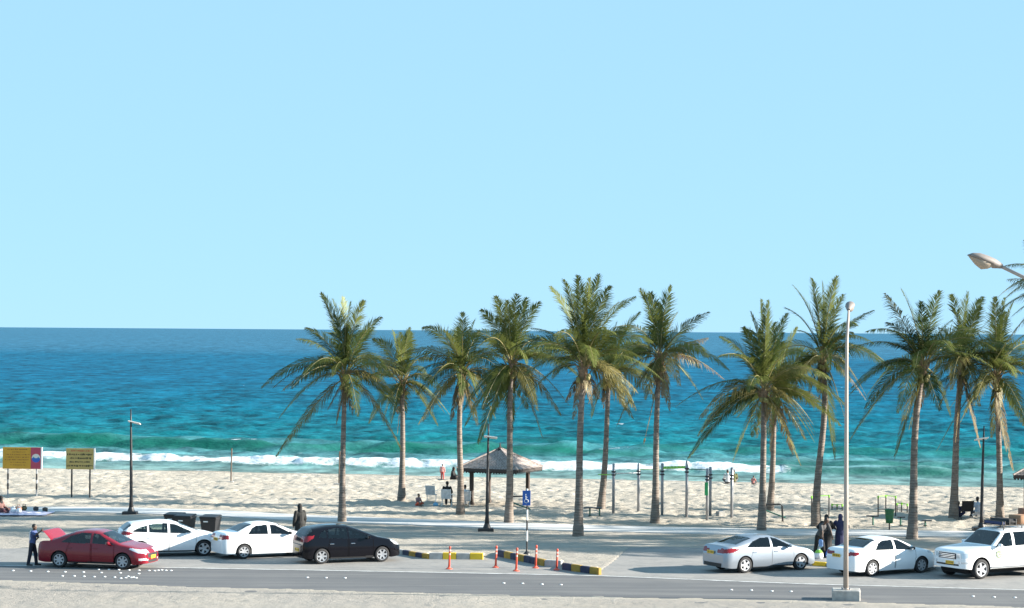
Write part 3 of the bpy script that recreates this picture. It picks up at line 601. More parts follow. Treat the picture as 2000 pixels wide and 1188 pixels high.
    mats = {'body': paintm, 'lower_trim': M_BLK, 'door': paintm, 'panel_gap': mat(paintm.name + '_gap', tuple(.42 * q for q in paintm.node_tree.nodes['Principled BSDF'].inputs['Base Color'].default_value[:3]), .9, 0, .1), 'side_window': S.get('glass', M_GLASS), 'windscreen': S.get('wglass', S.get('glass', M_GLASS)), 'rear_window': S.get('rglass', M_TINT), 'boot_lid': paintm,
            'tail_lamp': M_RED, 'headlamp': M_LAMP, 'grille': M_BLK, 'fog_lamp': M_LAMP, 'chrome_strip': M_CHROME, 'lower_grille': M_BLK, 'reflector': M_AMB, 'bumper_insert': M_BLK}
    V = np.stack([Xf, Yf, Zf], -1).reshape(-1, 3); F = grid_faces(nr, nc); flat = cls.ravel(); parts = {}
    for key in sorted(set(flat)):
        f = F[flat == key]; idx, inv_ = np.unique(f, return_inverse=True); nm = key.split('@')[0]
        v = V[idx].copy()
        o = obj(nm, np_mesh(nm, v, inv_.reshape(-1, 4), mats[nm]), t); parts[key] = o
        if nm == 'panel_gap': o['kind'] = 'stuff'
        if nm == 'boot_lid':
            hx, hz = S['lid_hinge']; o.location = (hx, 0, hz); o.data.transform(Matrix.Translation((-hx, 0, -hz))); o.rotation_euler = (0, R(S['lid_open']), 0)
            o['label'] = 'open boot lid'
            lin = MB(); lin.box((-.22, 0, -.06), (.46, W * .56, .03), (0, R(-6), 0)); lin.build('boot_lid_lining', M_BLK, o)
    for key, o in parts.items():                                        # a handle on every door
        if key.startswith('door@'):
            k = int(key[5:-1]); sg = 1 if key[-1] == 'L' else -1; hx = min(q[0] for q in S['doors'][k]) + .17; hz = S.get('hz', .80)
            i = int(np.argmin(np.abs(xs - hx))); j = int(np.argmin(np.abs(Zh[i, :ML] - hz)))
            MB().box((hx, sg * (Yh[i, j] + .012), hz), (.19, .03, .032), None, .01).build('door_handle', paintm if S.get('hcol', True) else M_CHROME, o)
    # underside with the wheel arches, and the dark inside of the arches
    ul = np.stack([xs, Yh[:, 0], Zh[:, 0]], -1); ur = ul * np.array([1, -1, 1]); k = len(xs)
    ob = np_mesh('underbody', np.concatenate([ul, ur]), [(i, i + 1, k + i + 1, k + i) for i in range(k - 1)], M_UND); obj('underbody', ob, t)
    MB().box(((x0 + x1) / 2, 0, .42), (x1 - x0 - .7, W - .62, .46)).build('chassis', M_UND, t)
    # cabin
    bz = S['belt'][len(S['belt']) // 2][1]; cx0, cx1 = S['cabin']; mid = (cx0 + cx1) / 2
    cab = MB().box((mid, 0, bz - .33), (cx1 - cx0, W - .34, .30)); cab.box((cx1 - .28, 0, bz - .12), (.5, W - .30, .2), None, .05); cab.build('cabin_floor', M_DASH, t)
    for sx, sy in S.get('seats', [(mid + .28, .36), (mid + .28, -.36), (mid - .55, .34), (mid - .55, -.34)]):
        sb = MB(); sb.box((sx, sy, bz - .02), (.14, .46, .52), (0, R(-14), 0), .05); sb.box((sx - .10, sy, bz + .30), (.1, .25, .17), (0, R(-8), 0), .04); sb.build('seat', M_SEAT, t)
    if S.get('wheel', True): MB().tube([(cx1 - .52 + .08 * math.sin(q), -.36 * S.get('rhd', -1) + .18 * math.cos(q), bz + .02 + .17 * math.sin(q)) for q in np.linspace(0, 6.283, 17)], .015, 5).build('steering_wheel', M_BLK, t)
    for sy in (-1, 1):
        for xa in (0, wb): make_wheel(t, xa, sy * (W / 2 - .115), r, S.get('tw', .205), S['spokes'], S.get('rim', M_RIMW))
        mxp, mz = S['mir']; i = int(np.argmin(np.abs(xs - mxp))); yb_ = Yh[i, ML]
        mm = MB(); mm.box((mxp - .02, sy * (yb_ + .13), mz), (.13, .20, .13), (0, 0, sy * R(-8)), .04); mm.box((mxp, sy * (yb_ + .02), mz - .05), (.06, .12, .03))
        mo = mm.build('wing_mirror', paintm if S.get('mcol', True) else M_BLK, t)
        MB().box((mxp - .088, sy * (yb_ + .13), mz), (.006, .16, .095), (0, 0, sy * R(-8))).build('mirror_glass', M_CHROME, mo)
    for sg, pz, yy in S['plates']:
        xx = (x0 - .036) if sg < 0 else (x1 + .036)
        pl = MB().box((xx, yy, pz), (.012, .46, .13), None, .004).build('number_plate', M_PLATE, t)
        mb = MB(); rr = random.Random(int(W * 1000) + sg)
        for q in range(5): mb.box((xx + sg * .008, yy - .16 + .075 * q + .02 * (q > 2), pz), (.004, .02 + .025 * rr.random(), .07))
        tag(mb.build('plate_characters', M_PLTX, pl), kind='stuff')
    if 'extra' in S: S['extra'](t, paintm, xs, Yh, Zh, ML)
    return t
def place_car(S, rear_px, front_px=None, yaw=0, side=-1):
    """put the near rear (or front) wheel on the ground pixel; side -1: the right-hand side of the car faces us"""
    q = G(*rear_px); a = R(yaw); f = Vector((math.cos(a), math.sin(a), 0)); l = Vector((-math.sin(a), math.cos(a), 0))
    p = q - l * side * (S['W'] / 2 - .115) - (f * S['wb'] if front_px else Vector()); p.z = 0.004
    return p, a
# red saloon
RED = dict(wb=2.68, ro=.98, fo=.90, r=.315, W=1.80, spokes=(7, .036, .03, False),
    top=[(-.98, .62), (-.97, .80), (-.93, .98), (-.86, 1.05), (-.35, 1.10), (.15, 1.30), (.55, 1.43), (.95, 1.485), (1.4, 1.475), (1.75, 1.40), (2.55, 1.00), (2.95, .93), (3.35, .82), (3.53, .70), (3.58, .58)],
    belt=[(-.98, .78), (-.8, .97), (0, .98), (1, .95), (2.4, .90), (3.1, .80), (3.58, .56)],
    doors=[[(.30, .30), (.28, .60), (.42, .98), (1.33, .965), (1.32, .28)], [(1.37, .28), (1.37, .965), (2.32, .93), (2.30, .28)]],
    win=[[(.05, 1.00), (.45, 1.26), (.85, 1.375), (1.29, 1.38), (1.29, .985)], [(1.38, .98), (1.38, 1.38), (1.62, 1.345), (2.32, .955)]],
    ws=(1.72, 2.50), rs=(-.28, .46), lid=(-.34, .72), lid_hinge=(-.34, 1.09), lid_open=48,
    lamps=[('tail_lamp', [(-1.1, .80), (-1.1, .96), (-.62, .97), (-.62, .88)], (-1, .40, 1.0, .80, .97)), ('headlamp', [(3.7, .62), (3.7, .72), (3.0, .86), (2.95, .80), (3.3, .66)], (1, .48, .8, .60, .70)), ('fog_lamp', [(3.35, .36), (3.35, .45), (3.7, .45), (3.7, .36)], (1, .45, .7, .34, .42))],
    front=[('grille', 1, .46, .46, .66), ('lower_grille', 1, .42, .27, .36)], cabin=(-.2, 2.4), mir=(2.13, 1.03), plates=[(1, .47, 0), (-1, .62, 0)], glass=M_TINT, wglass=M_GLASS, seats=[(1.30, .36), (1.30, -.36), (.45, .34), (.45, -.34)])
p, a = place_car(RED, (117, 1108.5), yaw=-13)
build_car('red_saloon_car', 'dark red saloon car with its boot open at the left of the road', RED, p, a, paint('red', (.19, .008, .018), 0, .2))
# white hatchback with a swept roof
FOC = dict(wb=2.65, ro=.82, fo=.89, r=.325, W=1.82, spokes=(5, .035, .028, True), rim=M_RIM,
    top=[(-.82, .66), (-.81, .85), (-.78, 1.02), (-.66, 1.16), (-.42, 1.36), (-.28, 1.40), (.3, 1.46), (.9, 1.485), (1.35, 1.45), (1.75, 1.33), (2.55, 1.00), (2.9, .94), (3.25, .85), (3.48, .70), (3.54, .56)],
    belt=[(-.82, .88), (-.5, 1.05), (0, 1.02), (1, .965), (2.4, .92), (3.1, .82), (3.54, .56)],
    doors=[[(.30, .30), (.26, .60), (.34, 1.0), (1.17, .97), (1.17, .28)], [(1.21, .28), (1.21, .97), (2.33, .94), (2.30, .28)]],
    win=[[(-.36, 1.08), (.0, 1.24), (.30, 1.32), (.30, 1.03)], [(.36, 1.02), (.36, 1.335), (.75, 1.385), (1.15, 1.38), (1.15, .99)], [(1.24, .985), (1.24, 1.37), (1.5, 1.325), (2.30, .965)]],
    ws=(1.66, 2.52), rs=(-.68, -.36), rsp=28,
    lamps=[('tail_lamp', [(-1, .92), (-1, 1.04), (-.62, 1.10), (-.25, 1.02), (-.45, .94)], (-1, .50, 1, .86, 1.0)), ('headlamp', [(3.7, .62), (3.7, .72), (2.9, .90), (2.9, .83), (3.3, .64)], (1, .48, .8, .60, .70))],
    front=[('grille', 1, .46, .42, .60)], cabin=(-.3, 2.4), mir=(2.12, 1.04), plates=[(-1, .78, 0), (1, .38, 0)], glass=M_GREEN, low=[(-.82, .30), (-.5, .21), (3.0, .20), (3.54, .24)])
p, a = place_car(FOC, (273, 1089), yaw=17)
build_car('white_hatchback', 'white hatchback with red tail lamp parked behind the red saloon', FOC, p, a, paint('white', (.80, .81, .82)))
# compact white saloon
YAR = dict(wb=2.55, ro=.92, fo=.83, r=.30, W=1.69, spokes=(7, .034, .03, False),
    top=[(-.92, .62), (-.91, .85), (-.87, 1.02), (-.76, 1.075), (-.30, 1.10), (.22, 1.36), (.55, 1.44), (1.0, 1.465), (1.35, 1.44), (1.70, 1.34), (2.40, 1.02), (2.8, .96), (3.15, .84), (3.33, .70), (3.38, .58)],
    belt=[(-.92, .84), (-.7, .99), (0, .99), (1, .965), (2.3, .93), (3.0, .82), (3.38, .58)],
    doors=[[(.27, .30), (.24, .60), (.34, .99), (1.10, .97), (1.10, .28)], [(1.14, .28), (1.14, .97), (2.20, .94), (2.18, .28)]],
    win=[[(.17, 1.01), (.38, 1.25), (.60, 1.345), (1.07, 1.37), (1.07, .995)], [(1.17, .99), (1.17, 1.37), (1.45, 1.335), (2.16, .96)]],
    ws=(1.58, 2.36), rs=(-.22, .40),
    lamps=[('tail_lamp', [(-1.1, .80), (-1.1, 1.0), (-.66, 1.0), (-.66, .83)], (-1, .50, 1, .80, .98)), ('headlamp', [(3.5, .62), (3.5, .74), (2.75, .90), (2.8, .80)], (1, .45, .8, .60, .72))],
    front=[('grille', 1, .4, .36, .50), ('chrome_strip', -1, .36, .90, .925)], cabin=(-.2, 2.25), mir=(2.0, 1.02), mcol=False, plates=[(-1, .80, 0), (1, .42, 0)], glass=M_TINT, darktrim=False)
p, a = place_car(YAR, (475, 1092), yaw=27)
build_car('white_saloon_car', 'small white saloon between the white hatchback and the black hatchback', YAR, p, a, paint('white', (.8, .8, .8)))
# black hatchback
TII = dict(wb=2.60, ro=.76, fo=.86, r=.315, W=1.70, spokes=(6, .04, .034, False), rim=M_RIM,
    top=[(-.76, .62), (-.75, .82), (-.73, 1.0), (-.64, 1.16), (-.44, 1.40), (-.32, 1.45), (.3, 1.53), (.8, 1.54), (1.2, 1.51), (1.6, 1.38), (2.45, 1.04), (2.85, .96), (3.2, .86), (3.41, .72), (3.46, .58)],
    belt=[(-.76, .92), (-.5, 1.06), (0, 1.03), (1, .985), (2.3, .95), (3.0, .84), (3.46, .58)],
    doors=[[(.30, .30), (.26, .60), (.36, 1.0), (1.12, .98), (1.12, .28)], [(1.16, .28), (1.16, .98), (2.22, .95), (2.20, .28)]],
    win=[[(-.12, 1.08), (.0, 1.28), (.22, 1.36), (.22, 1.05)], [(.28, 1.05), (.28, 1.37), (.7, 1.425), (1.10, 1.42), (1.10, 1.01)], [(1.18, 1.0), (1.18, 1.41), (1.4, 1.365), (2.20, .985)]],
    ws=(1.52, 2.42), rs=(-.62, -.36), rsp=25,
    lamps=[('tail_lamp', [(-.9, .84), (-.9, .98), (-.60, 1.14), (-.30, 1.16), (-.36, 1.06), (-.58, .92)], (-1, .55, 1, .86, .98)), ('headlamp', [(3.6, .64), (3.6, .76), (3.02, .94), (2.95, .88), (3.2, .70)], (1, .42, .8, .62, .75))],
    front=[('grille', 1, .4, .40, .55)], cabin=(-.25, 2.3), mir=(2.0, 1.05), plates=[(-1, .55, 0), (1, .42, 0)], glass=M_TINT, hcol=False)
p, a = place_car(TII, (627, 1102), yaw=24)
build_car('black_hatchback', 'black five-door hatchback with silver wheels parked behind the leftmost palm', TII, p, a, paint('black', (.0035, .0035, .006), 0, .12, .25, .12))
# silver saloon
ELA = dict(wb=2.70, ro=.96, fo=.87, r=.32, W=1.78, spokes=(5, .048, .044, False),
    top=[(-.96, .60), (-.95, .80), (-.92, .98), (-.84, 1.07), (-.42, 1.10), (.10, 1.28), (.55, 1.40), (.95, 1.445), (1.35, 1.43), (1.75, 1.33), (2.55, .98), (2.95, .90), (3.3, .79), (3.52, .66), (3.57, .55)],
    belt=[(-.96, .84), (-.7, .99), (0, .985), (1, .95), (2.4, .90), (3.1, .79), (3.57, .55)],
    doors=[[(.32, .30), (.28, .60), (.42, .985), (1.27, .955), (1.27, .28)], [(1.31, .28), (1.31, .955), (2.36, .92), (2.33, .28)]],
    win=[[(.08, 1.015), (.42, 1.22), (.82, 1.335), (1.24, 1.355), (1.24, .98)], [(1.33, .975), (1.33, 1.35), (1.6, 1.295), (2.34, .945)]],
    ws=(1.66, 2.50), rs=(-.34, .42),
    lamps=[('tail_lamp', [(-1.1, .80), (-1.1, .93), (-.66, 1.0), (-.28, .955), (-.60, .82)], (-1, .46, 1, .80, .94)), ('headlamp', [(3.7, .58), (3.7, .70), (2.85, .88), (2.9, .80), (3.3, .62)], (1, .46, .8, .56, .68))],
    front=[('grille', 1, .4, .36, .52), ('bumper_insert', -1, .7, .2, .40)], cabin=(-.2, 2.4), mir=(2.12, 1.0), plates=[(-1, .80, .12), (1, .42, 0)], glass=M_TINT, rglass=M_GLASS, trim=.24)
p, a = place_car(ELA, (1453, 1119.5), yaw=29)
build_car('silver_saloon_car', 'silver saloon car with red wraparound tail lamps right of the kerbs', ELA, p, a, paint('silver', (.32, .36, .41), .55, .3))
# white saloon by the lamp post
COR = dict(wb=2.60, ro=1.00, fo=.93, r=.315, W=1.76, spokes=(7, .034, .032, False),
    top=[(-1.0, .62), (-.99, .85), (-.95, 1.02), (-.85, 1.08), (-.40, 1.10), (.15, 1.36), (.50, 1.44), (.95, 1.475), (1.35, 1.45), (1.75, 1.34), (2.45, 1.02), (2.85, .95), (3.25, .84), (3.48, .70), (3.53, .58)],
    belt=[(-1.0, .84), (-.8, .99), (0, .99), (1, .96), (2.3, .92), (3.1, .81), (3.53, .58)],
    doors=[[(.30, .30), (.26, .60), (.38, .99), (1.18, .965), (1.18, .28)], [(1.22, .28), (1.22, .965), (2.28, .93), (2.26, .28)]],
    win=[[(.16, 1.01), (.38, 1.25), (.62, 1.345), (1.15, 1.375), (1.15, .99)], [(1.25, .985), (1.25, 1.37), (1.55, 1.325), (2.26, .955)]],
    ws=(1.66, 2.40), rs=(-.32, .36),
    lamps=[('tail_lamp', [(-1.2, .82), (-1.2, .97), (-.62, .97), (-.75, .84)], (-1, .46, 1, .82, .97)), ('headlamp', [(3.7, .62), (3.7, .74), (2.9, .89), (2.95, .80)], (1, .45, .8, .60, .72))],
    front=[('grille', 1, .4, .36, .50), ('chrome_strip', -1, .40, .905, .93)], cabin=(-.2, 2.3), mir=(2.05, 1.02), mcol=False, plates=[(-1, .80, .1), (1, .42, 0)], glass=M_GREEN, rglass=M_GLASS, darktrim=False)
p, a = place_car(COR, (1701, 1126), yaw=33)
build_car('white_saloon_car', 'white saloon car parked behind the tall pale lamp post', COR, p, a, paint('white', (.8, .8, .8)))
# white off-roader with a roof rack
def suv_extra(t, pm, xs, Yh, Zh, ML):
    rk = MB()
    for sy in (-.62, .62): rk.tube([(-.6, sy, 1.97), (1.45, sy, 1.97)], .02, 6); [rk.bar((q, sy, 1.80), (q, sy, 1.97), .03) for q in (-.5, .45, 1.4)]
    for q in np.linspace(-.6, 1.45, 8): rk.tube([(q, -.62, 1.97), (q, .62, 1.97)], .014, 5)
    rk.build('roof_rack', M_BLK, t)
    for sy in (-1, 1):
        MB().box((1.42, sy * .93, .44), (1.9, .14, .05), None, .02).build('side_step', M_RIM, t)
    g = MB(); [g.box((3.745, 0, z), (.03, .92, .022), None, .006) for z in (.81, .87, .93)]; g.build('grille_bar', M_CHROME, t)
    q = int(np.argmin(np.abs(xs - 1.9))); y = Yh[q, 16] + .012
    cr = MB().lathe([(.15, 0), (.15, .006), (.001, .006)], 24, (1.9, 0, .98), 'Y', False)
    for sy in (1, -1):
        e = MB(); e.lathe([(.001, 0), (.15, 0), (.15, .004), (.001, .004)], 20, (1.95, sy * y, .92), 'Y', False); eo = e.build('door_emblem', mat('emblem_green', (.20, .24, .16), .6, var=.5, vscale=12), t)
        w_ = MB()
        for kx, kz, a_, b_ in ((-.05, .03, .05, .04), (.06, .02, .04, .06), (0, -.06, .12, .025)): w_.box((1.95 + kx, sy * (y + .008), .92 + kz), (a_, .004, b_))
        w_.build('emblem_mark', mat('emblem_white', (.7, .7, .62), .6), eo)
LC = dict(cat='off-roader', wb=2.85, ro=1.10, fo=.86, r=.385, W=1.94, arch=.085, tw=.27, spokes=(5, .058, .052, False), rim=M_RIM, lean=.22, ex=.34,
    top=[(-1.10, .8), (-1.09, 1.2), (-1.05, 1.62), (-.95, 1.78), (-.7, 1.84), (.5, 1.87), (1.3, 1.86), (1.62, 1.78), (2.25, 1.24), (2.7, 1.20), (3.3, 1.14), (3.58, 1.10), (3.68, 1.06), (3.71, 1.02)],
    belt=[(-1.10, 1.16), (-.9, 1.20), (0, 1.20), (1.3, 1.18), (2.4, 1.14), (3.3, 1.07), (3.71, .98)],
    low=[(-1.1, .45), (-.7, .38), (.3, .35), (2.6, .35), (3.3, .38), (3.71, .42)],
    doors=[[(.35, .46), (.35, .70), (.50, 1.19), (1.12, 1.18), (1.12, .46)], [(1.17, .46), (1.17, 1.18), (2.28, 1.15), (2.28, .46)]],
    win=[[(-.88, 1.25), (-.82, 1.70), (.30, 1.74), (.30, 1.24)], [(.36, 1.24), (.36, 1.745), (1.08, 1.745), (1.08, 1.225)], [(1.20, 1.22), (1.20, 1.74), (1.50, 1.71), (2.10, 1.21)]],
    ws=(1.63, 2.22), rs=(-1.06, -.98), rsp=15, er=.2, wr=.88, ef=.45, wf=.80,
    lamps=[('tail_lamp', [(-1.2, .9), (-1.2, 1.15), (-1.0, 1.15), (-1.0, .9)], (-1, .70, 1, .8, 1.1)), ('headlamp', [(3.9, .80), (3.9, .99), (3.46, 1.02), (3.46, .82)], (1, .53, .9, .80, .98)), ('fog_lamp', [(3.5, .60), (3.5, .68), (3.9, .68), (3.9, .60)], (1, .55, .8, .58, .68))],
    front=[('grille', 1, .50, .76, .98), ('lower_grille', 1, .62, .50, .58)], cabin=(-.6, 2.2), mir=(1.98, 1.27), plates=[(1, .62, .15), (-1, .8, 0)], glass=M_TINT, trim=.38, hz=1.03, extra=suv_extra, seats=[(1.35, .4), (1.35, -.4), (.45, .38), (.45, -.38)])
p, a = place_car(LC, (1913, 1131), True, yaw=180 + 30, side=1)
SUV = build_car('white_off_roader', 'white off-roader with loaded roof rack at the right edge, facing left', LC, p, a, paint('white', (.8, .8, .8)))
# ------------------------------------------------------------------ street furniture
M_DARK = mat('dark_steel', (.028, .027, .028), .5, .2); M_WHITE = mat('white_paint', (.75, .75, .73), .5, var=.08); M_STEEL = mat('galvanised_steel', (.30, .31, .33), .45, .5, var=.15)
M_PALE = mat('pale_pole_paint', (.36, .305, .265), .55, var=.12, vscale=1.5); M_CONC = mat('cast_concrete', (.36, .345, .32), .9, var=.25, vscale=4, bump=.5, bscale=20)
M_NAVY = mat('kerb_navy', (.035, .040, .075), .8, var=.3, vscale=5); M_YEL = mat('kerb_yellow', (.70, .47, .03), .75, var=.1, vscale=4); M_YEL_SHADE = mat('kerb_yellow_shaded', (.34, .21, .035), .8, var=.25, vscale=4); M_GREY = mat('kerb_grey', (.36, .355, .34), .9, var=.2, vscale=4)  # ochre: the yellow kerb paint with shade put into its colour
M_ORNG = mat('bollard_orange', (.62, .09, .05), .5); M_REFL = mat('reflective_band', (.70, .42, .38), .4); M_GRNB = mat('bin_green', (.015, .12, .045), .5, var=.12); M_BIN = mat('bin_black', (.016, .016, .018), .5)
M_LIME = mat('lime_green_paint', (.22, .55, .04), .45); M_DGRN = mat('dark_green_paint', (.02, .12, .08), .5)
# kerb runs: stones laid end to end between pixel corners
def kerb(label, pts, colours, h=.27, th=.16):
    P = [G(*p) for p in pts]; t = thing('kerb', label, 'kerb', P[0], 0, 'kerb runs round the parking bays'); k = 0
    for a, b_ in zip(P, P[1:]):
        d = b_ - a; ln = d.length; n = max(1, round(ln / .58)); ang = math.atan2(d.y, d.x); nv = Vector((-d.y, d.x, 0)).normalized()
        for i in range(n):
            c = a + d * ((i + .5) / n) - P[0] + nv * th / 2; m_ = {'n': M_NAVY, 'y': M_YEL, 'o': M_YEL_SHADE, 'g': M_GREY}[colours[k % len(colours)]]; k += 1
            MB().box((c.x, c.y, h / 2 - .05 + .004 * (k % 3)), (ln / n - .012, th, h + .1), (0, 0, ang), .018).build('kerb_stone', m_, t)
    return P
K1 = kerb('short navy and shade-darkened yellow striped kerb at the nose of the black hatchback', [(773, 1081.5), (836, 1092.5)], 'gnono', .2)
K2 = kerb('grey kerb with two bright yellow blocks behind the leftmost orange bollard', [(838, 1092.5), (944, 1093.5)], 'gygy')
K3 = kerb('navy and shade-darkened yellow striped kerb in front of the wheelchair sign', [(971, 1087), (1062, 1106.5)], 'nonon')
K4 = kerb('plain grey kerb between the two striped runs near the rightmost orange bollard', [(1063, 1107), (1096, 1109)], 'gg')
K5 = kerb('navy and shade-darkened yellow striped kerb standing alone at the end of the island', [(1097, 1113), (1169, 1123.5)], 'nonon')
kerb('low grey and yellow kerb half hidden between the silver and the white saloon', [(1560, 1103), (1640, 1109)], 'gygn', .16)
kerb('yellow kerb end showing between white saloon and off-roader', [(1800, 1113), (1850, 1117)], 'ggyy', .16)
kerb('yellow kerb stone glimpsed between the man and the red saloon', [(62, 1071), (86, 1070.5)], 'gy', .18)
# fill behind the kerbs
mb = MB()
for P in (K1, K2, K3 + K4[1:], K5):
    P = list(P); u_ = (P[-1] - P[0]).normalized(); P[0] = P[0] + u_ * .12; P[-1] = P[-1] - u_ * .22
    nv = Vector((.12, 1, 0)).normalized(); q = [p + nv * .14 for p in P]; r_ = [p + nv * 2.6 for p in P]; k = len(P)
    mb.add([(p.x, p.y, .2) for p in q] + [(p.x, p.y, .19) for p in [q_ + nv * 1.0 for q_ in q]] + [(p.x, p.y, -.02) for p in r_], [(i, i + 1, k + i + 1, k + i) for i in range(k - 1)] + [(k + i, k + i + 1, 2 * k + i + 1, 2 * k + i) for i in range(k - 1)])
    for e in (0, k - 1): mb.add([(q[e].x, q[e].y, .2), (q[e].x + nv.x, q[e].y + nv.y, .19), (r_[e].x, r_[e].y, -.02), (q[e].x, q[e].y, -.02)], [(0, 1, 2, 3)])
tag(mb.build('traffic_island', M_SAND), kind='structure')
# orange bollards
for i, (x, y, top, where) in enumerate([(877, 1112, 1067, 'standing alone on the left, in front of the yellow kerb blocks'), (968, 1109, 1066, 'second from the left, at the left end of the navy kerb'), (1008, 1116, 1070, 'nearest the road, in front of the wheelchair sign'), (1046, 1110, 1065, 'just right of the wheelchair sign post'), (1087, 1114, 1072, 'rightmost of the five, before the plain grey kerb')]):
    p = G(x, y); h = (y - top) / ppm(p)
    t = thing('bollard', 'slim orange plastic bollard ' + where, 'bollard', p, 0, 'orange bollards by the kerb'); t.rotation_euler = (R(random.uniform(-1, 1)), R(2.0), 0)
    MB().lathe([(.13, 0), (.13, .03), (.07, .06), (.05, .10)], 14).build('foot', M_ORNG, t)
    MB().lathe([(.042, .09), (.037, h * .6), (.035, h - .08), (.045, h - .07), (.045, h - .03), (.025, h)], 12).build('post', M_ORNG, t, True)
    for z in (.62, .78): MB().lathe([(.0400, h * z), (.0400, h * z + .07)], 12, cap=False).build('reflective_band', M_REFL, t)
# road studs
STUDS = [(25.5, 1115), (60, 1116), (93.5, 1117), (127, 1117.5), (163, 1118), (193, 1113), (213, 1113), (232, 1113.5), (252, 1114), (271.5, 1114.4), (291, 1115), (324, 1114.7), (334, 1115), (198, 1119), (235, 1119.6), (271, 1121), (122, 1125.5), (145, 1125.5), (164, 1126.4), (184, 1127), (204.5, 1127), (224, 1128), (236, 1130), (245.5, 1129), (250, 1126.4), (256, 1128.5), (260.6, 1128), (266, 1129.3), (302, 1115.3), (309, 1114.5), (316, 1113.8),
         (600.5, 1128.5), (637, 1129), (674, 1129.4), (984, 1139.4), (1020.7, 1140.2), (1058.8, 1141.7), (1096, 1142.6), (1428.6, 1152.5), (1467.6, 1153.4), (1507.7, 1155), (1545, 1155.8), (1900.7, 1165.2), (1941.7, 1166.7), (1982.7, 1167.6)]
me = MB().lathe([(.055, 0), (.052, .018), (.033, .026), (.001, .028)], 10).mesh('road_stud', mat('stud_white', (.85, .85, .83), .35))
for i, (x, y) in enumerate(STUDS):
    g = 'in the crowded rows before the red saloon' if x < 340 else 'in the row of three left of the road centre' if x < 700 else 'in the row of four in front of the orange bollards' if x < 1100 else 'in the row of four in front of the silver saloon' if x < 1600 else 'in the row of three in front of the off-roader'
    p = G(x, y); p.z = .002; o = obj('road_stud', me, None, p); tag(o, 'small white road stud ' + g, 'road stud', 'white road studs ' + g)
# white lamp post in front, and the lamp head reaching in from the right
def lamp_head(t, c, d, name='lamp_head', k_=1.0):
    """cobra head: tapered hood above, bowl of clear plastic below; c neck end, d pointing direction"""
    d = Vector(d).normalized(); sd = d.cross(Vector((0, 0, 1))).normalized(); u = sd.cross(d)
    def loft(sections, nm, m_, par):
        vs = []; sg = 14
        for x, wd, up_, dn in [tuple(k_ * q for q in s__) for s__ in sections]:
            for k in range(sg):
                a = 2 * math.pi * k / sg; vs.append(c + d * x + sd * wd * math.cos(a) + u * (math.sin(a) * (up_ if math.sin(a) > 0 else dn)))
        n = len(sections); fs = [(i * sg + k, i * sg + (k + 1) % sg, (i + 1) * sg + (k + 1) % sg, (i + 1) * sg + k) for i in range(n - 1) for k in range(sg)] + [tuple(range(sg)), tuple(range((n - 1) * sg, n * sg))]
        return MB().add(vs, fs).build(nm, m_, par, True)
    h = loft([(-.06, .05, .05, .05), (.02, .075, .08, .07), (.12, .10, .11, .10), (.3, .15, .13, .04), (.5, .16, .13, .02), (.64, .12, .09, .0), (.74, .03, .02, .0)], name, mat('lamp_hood', (.19, .165, .15), .6, var=.15, vscale=6), t)
    loft([(.13, .06, .0, .06), (.24, .12, .0, .15), (.36, .14, .0, .20), (.52, .13, .0, .14), (.66, .07, .0, .05), (.72, .02, 0, .01)], 'lamp_bowl', mat('lamp_bowl', (.30, .25, .20), .25, 0, .6), h)
p = G(1652, 1172); p.z = 0
t = thing('street_lamp', 'tall pale street lamp post on a square concrete block in front of the white saloon', 'street lamp', p, 0)
MB().box((.03, .15, .12), (1.0, .9, .5), (0, 0, R(-8)), .03).build('concrete_base', M_CONC, t)
MB().lathe([(.17, .36), (.17, .39), (.10, .40), (.10, .44)], 16).build('base_plate', M_PALE, t)
for sx, sy in ((1, 1), (1, -1), (-1, 1), (-1, -1)): MB().lathe([(.022, .38), (.022, .45), (.001, .45)], 6, (sx * .12, sy * .12, 0)).build('anchor_bolt', M_STEEL, t)
lh = 10.35; pts = [(0, 0, .38), (-.01, 0, 4), (-.015, 0, 8.2), (.0, .05, 9.3), (.07, .30, 9.9), (.16, .7, lh)]
MB().tube(pts, [.095, .08, .062, .055, .05, .042], 14).build('pole', M_PALE, t, True); lamp_head(t, Vector((.16, .7, lh)), (.25, 1, .32), k_=1.1)
Y_ = 54.0; hp = at_y(1952, 519, Y_); p = Vector((at_y(2160, 600, Y_).x, Y_, 0))
t = thing('street_lamp', 'weathered street lamp head on an arm reaching in from the right edge', 'street lamp', p, 0)
MB().box((0, 0, .1), (.9, .9, .5), None, .03).build('concrete_base', M_CONC, t)
a_ = hp - p; MB().tube([(0, 0, .3), (0, 0, 6), (0, 0, a_.z - 2.3), (-.15, 0, a_.z - 1.6), (a_.x * .45, a_.y, a_.z - .68), (a_.x, a_.y, a_.z)], [.10, .08, .062, .058, .05, .042], 14).build('pole', M_PALE, t, True)
lamp_head(t, a_, (-1, -.15, .30), k_=1.15)
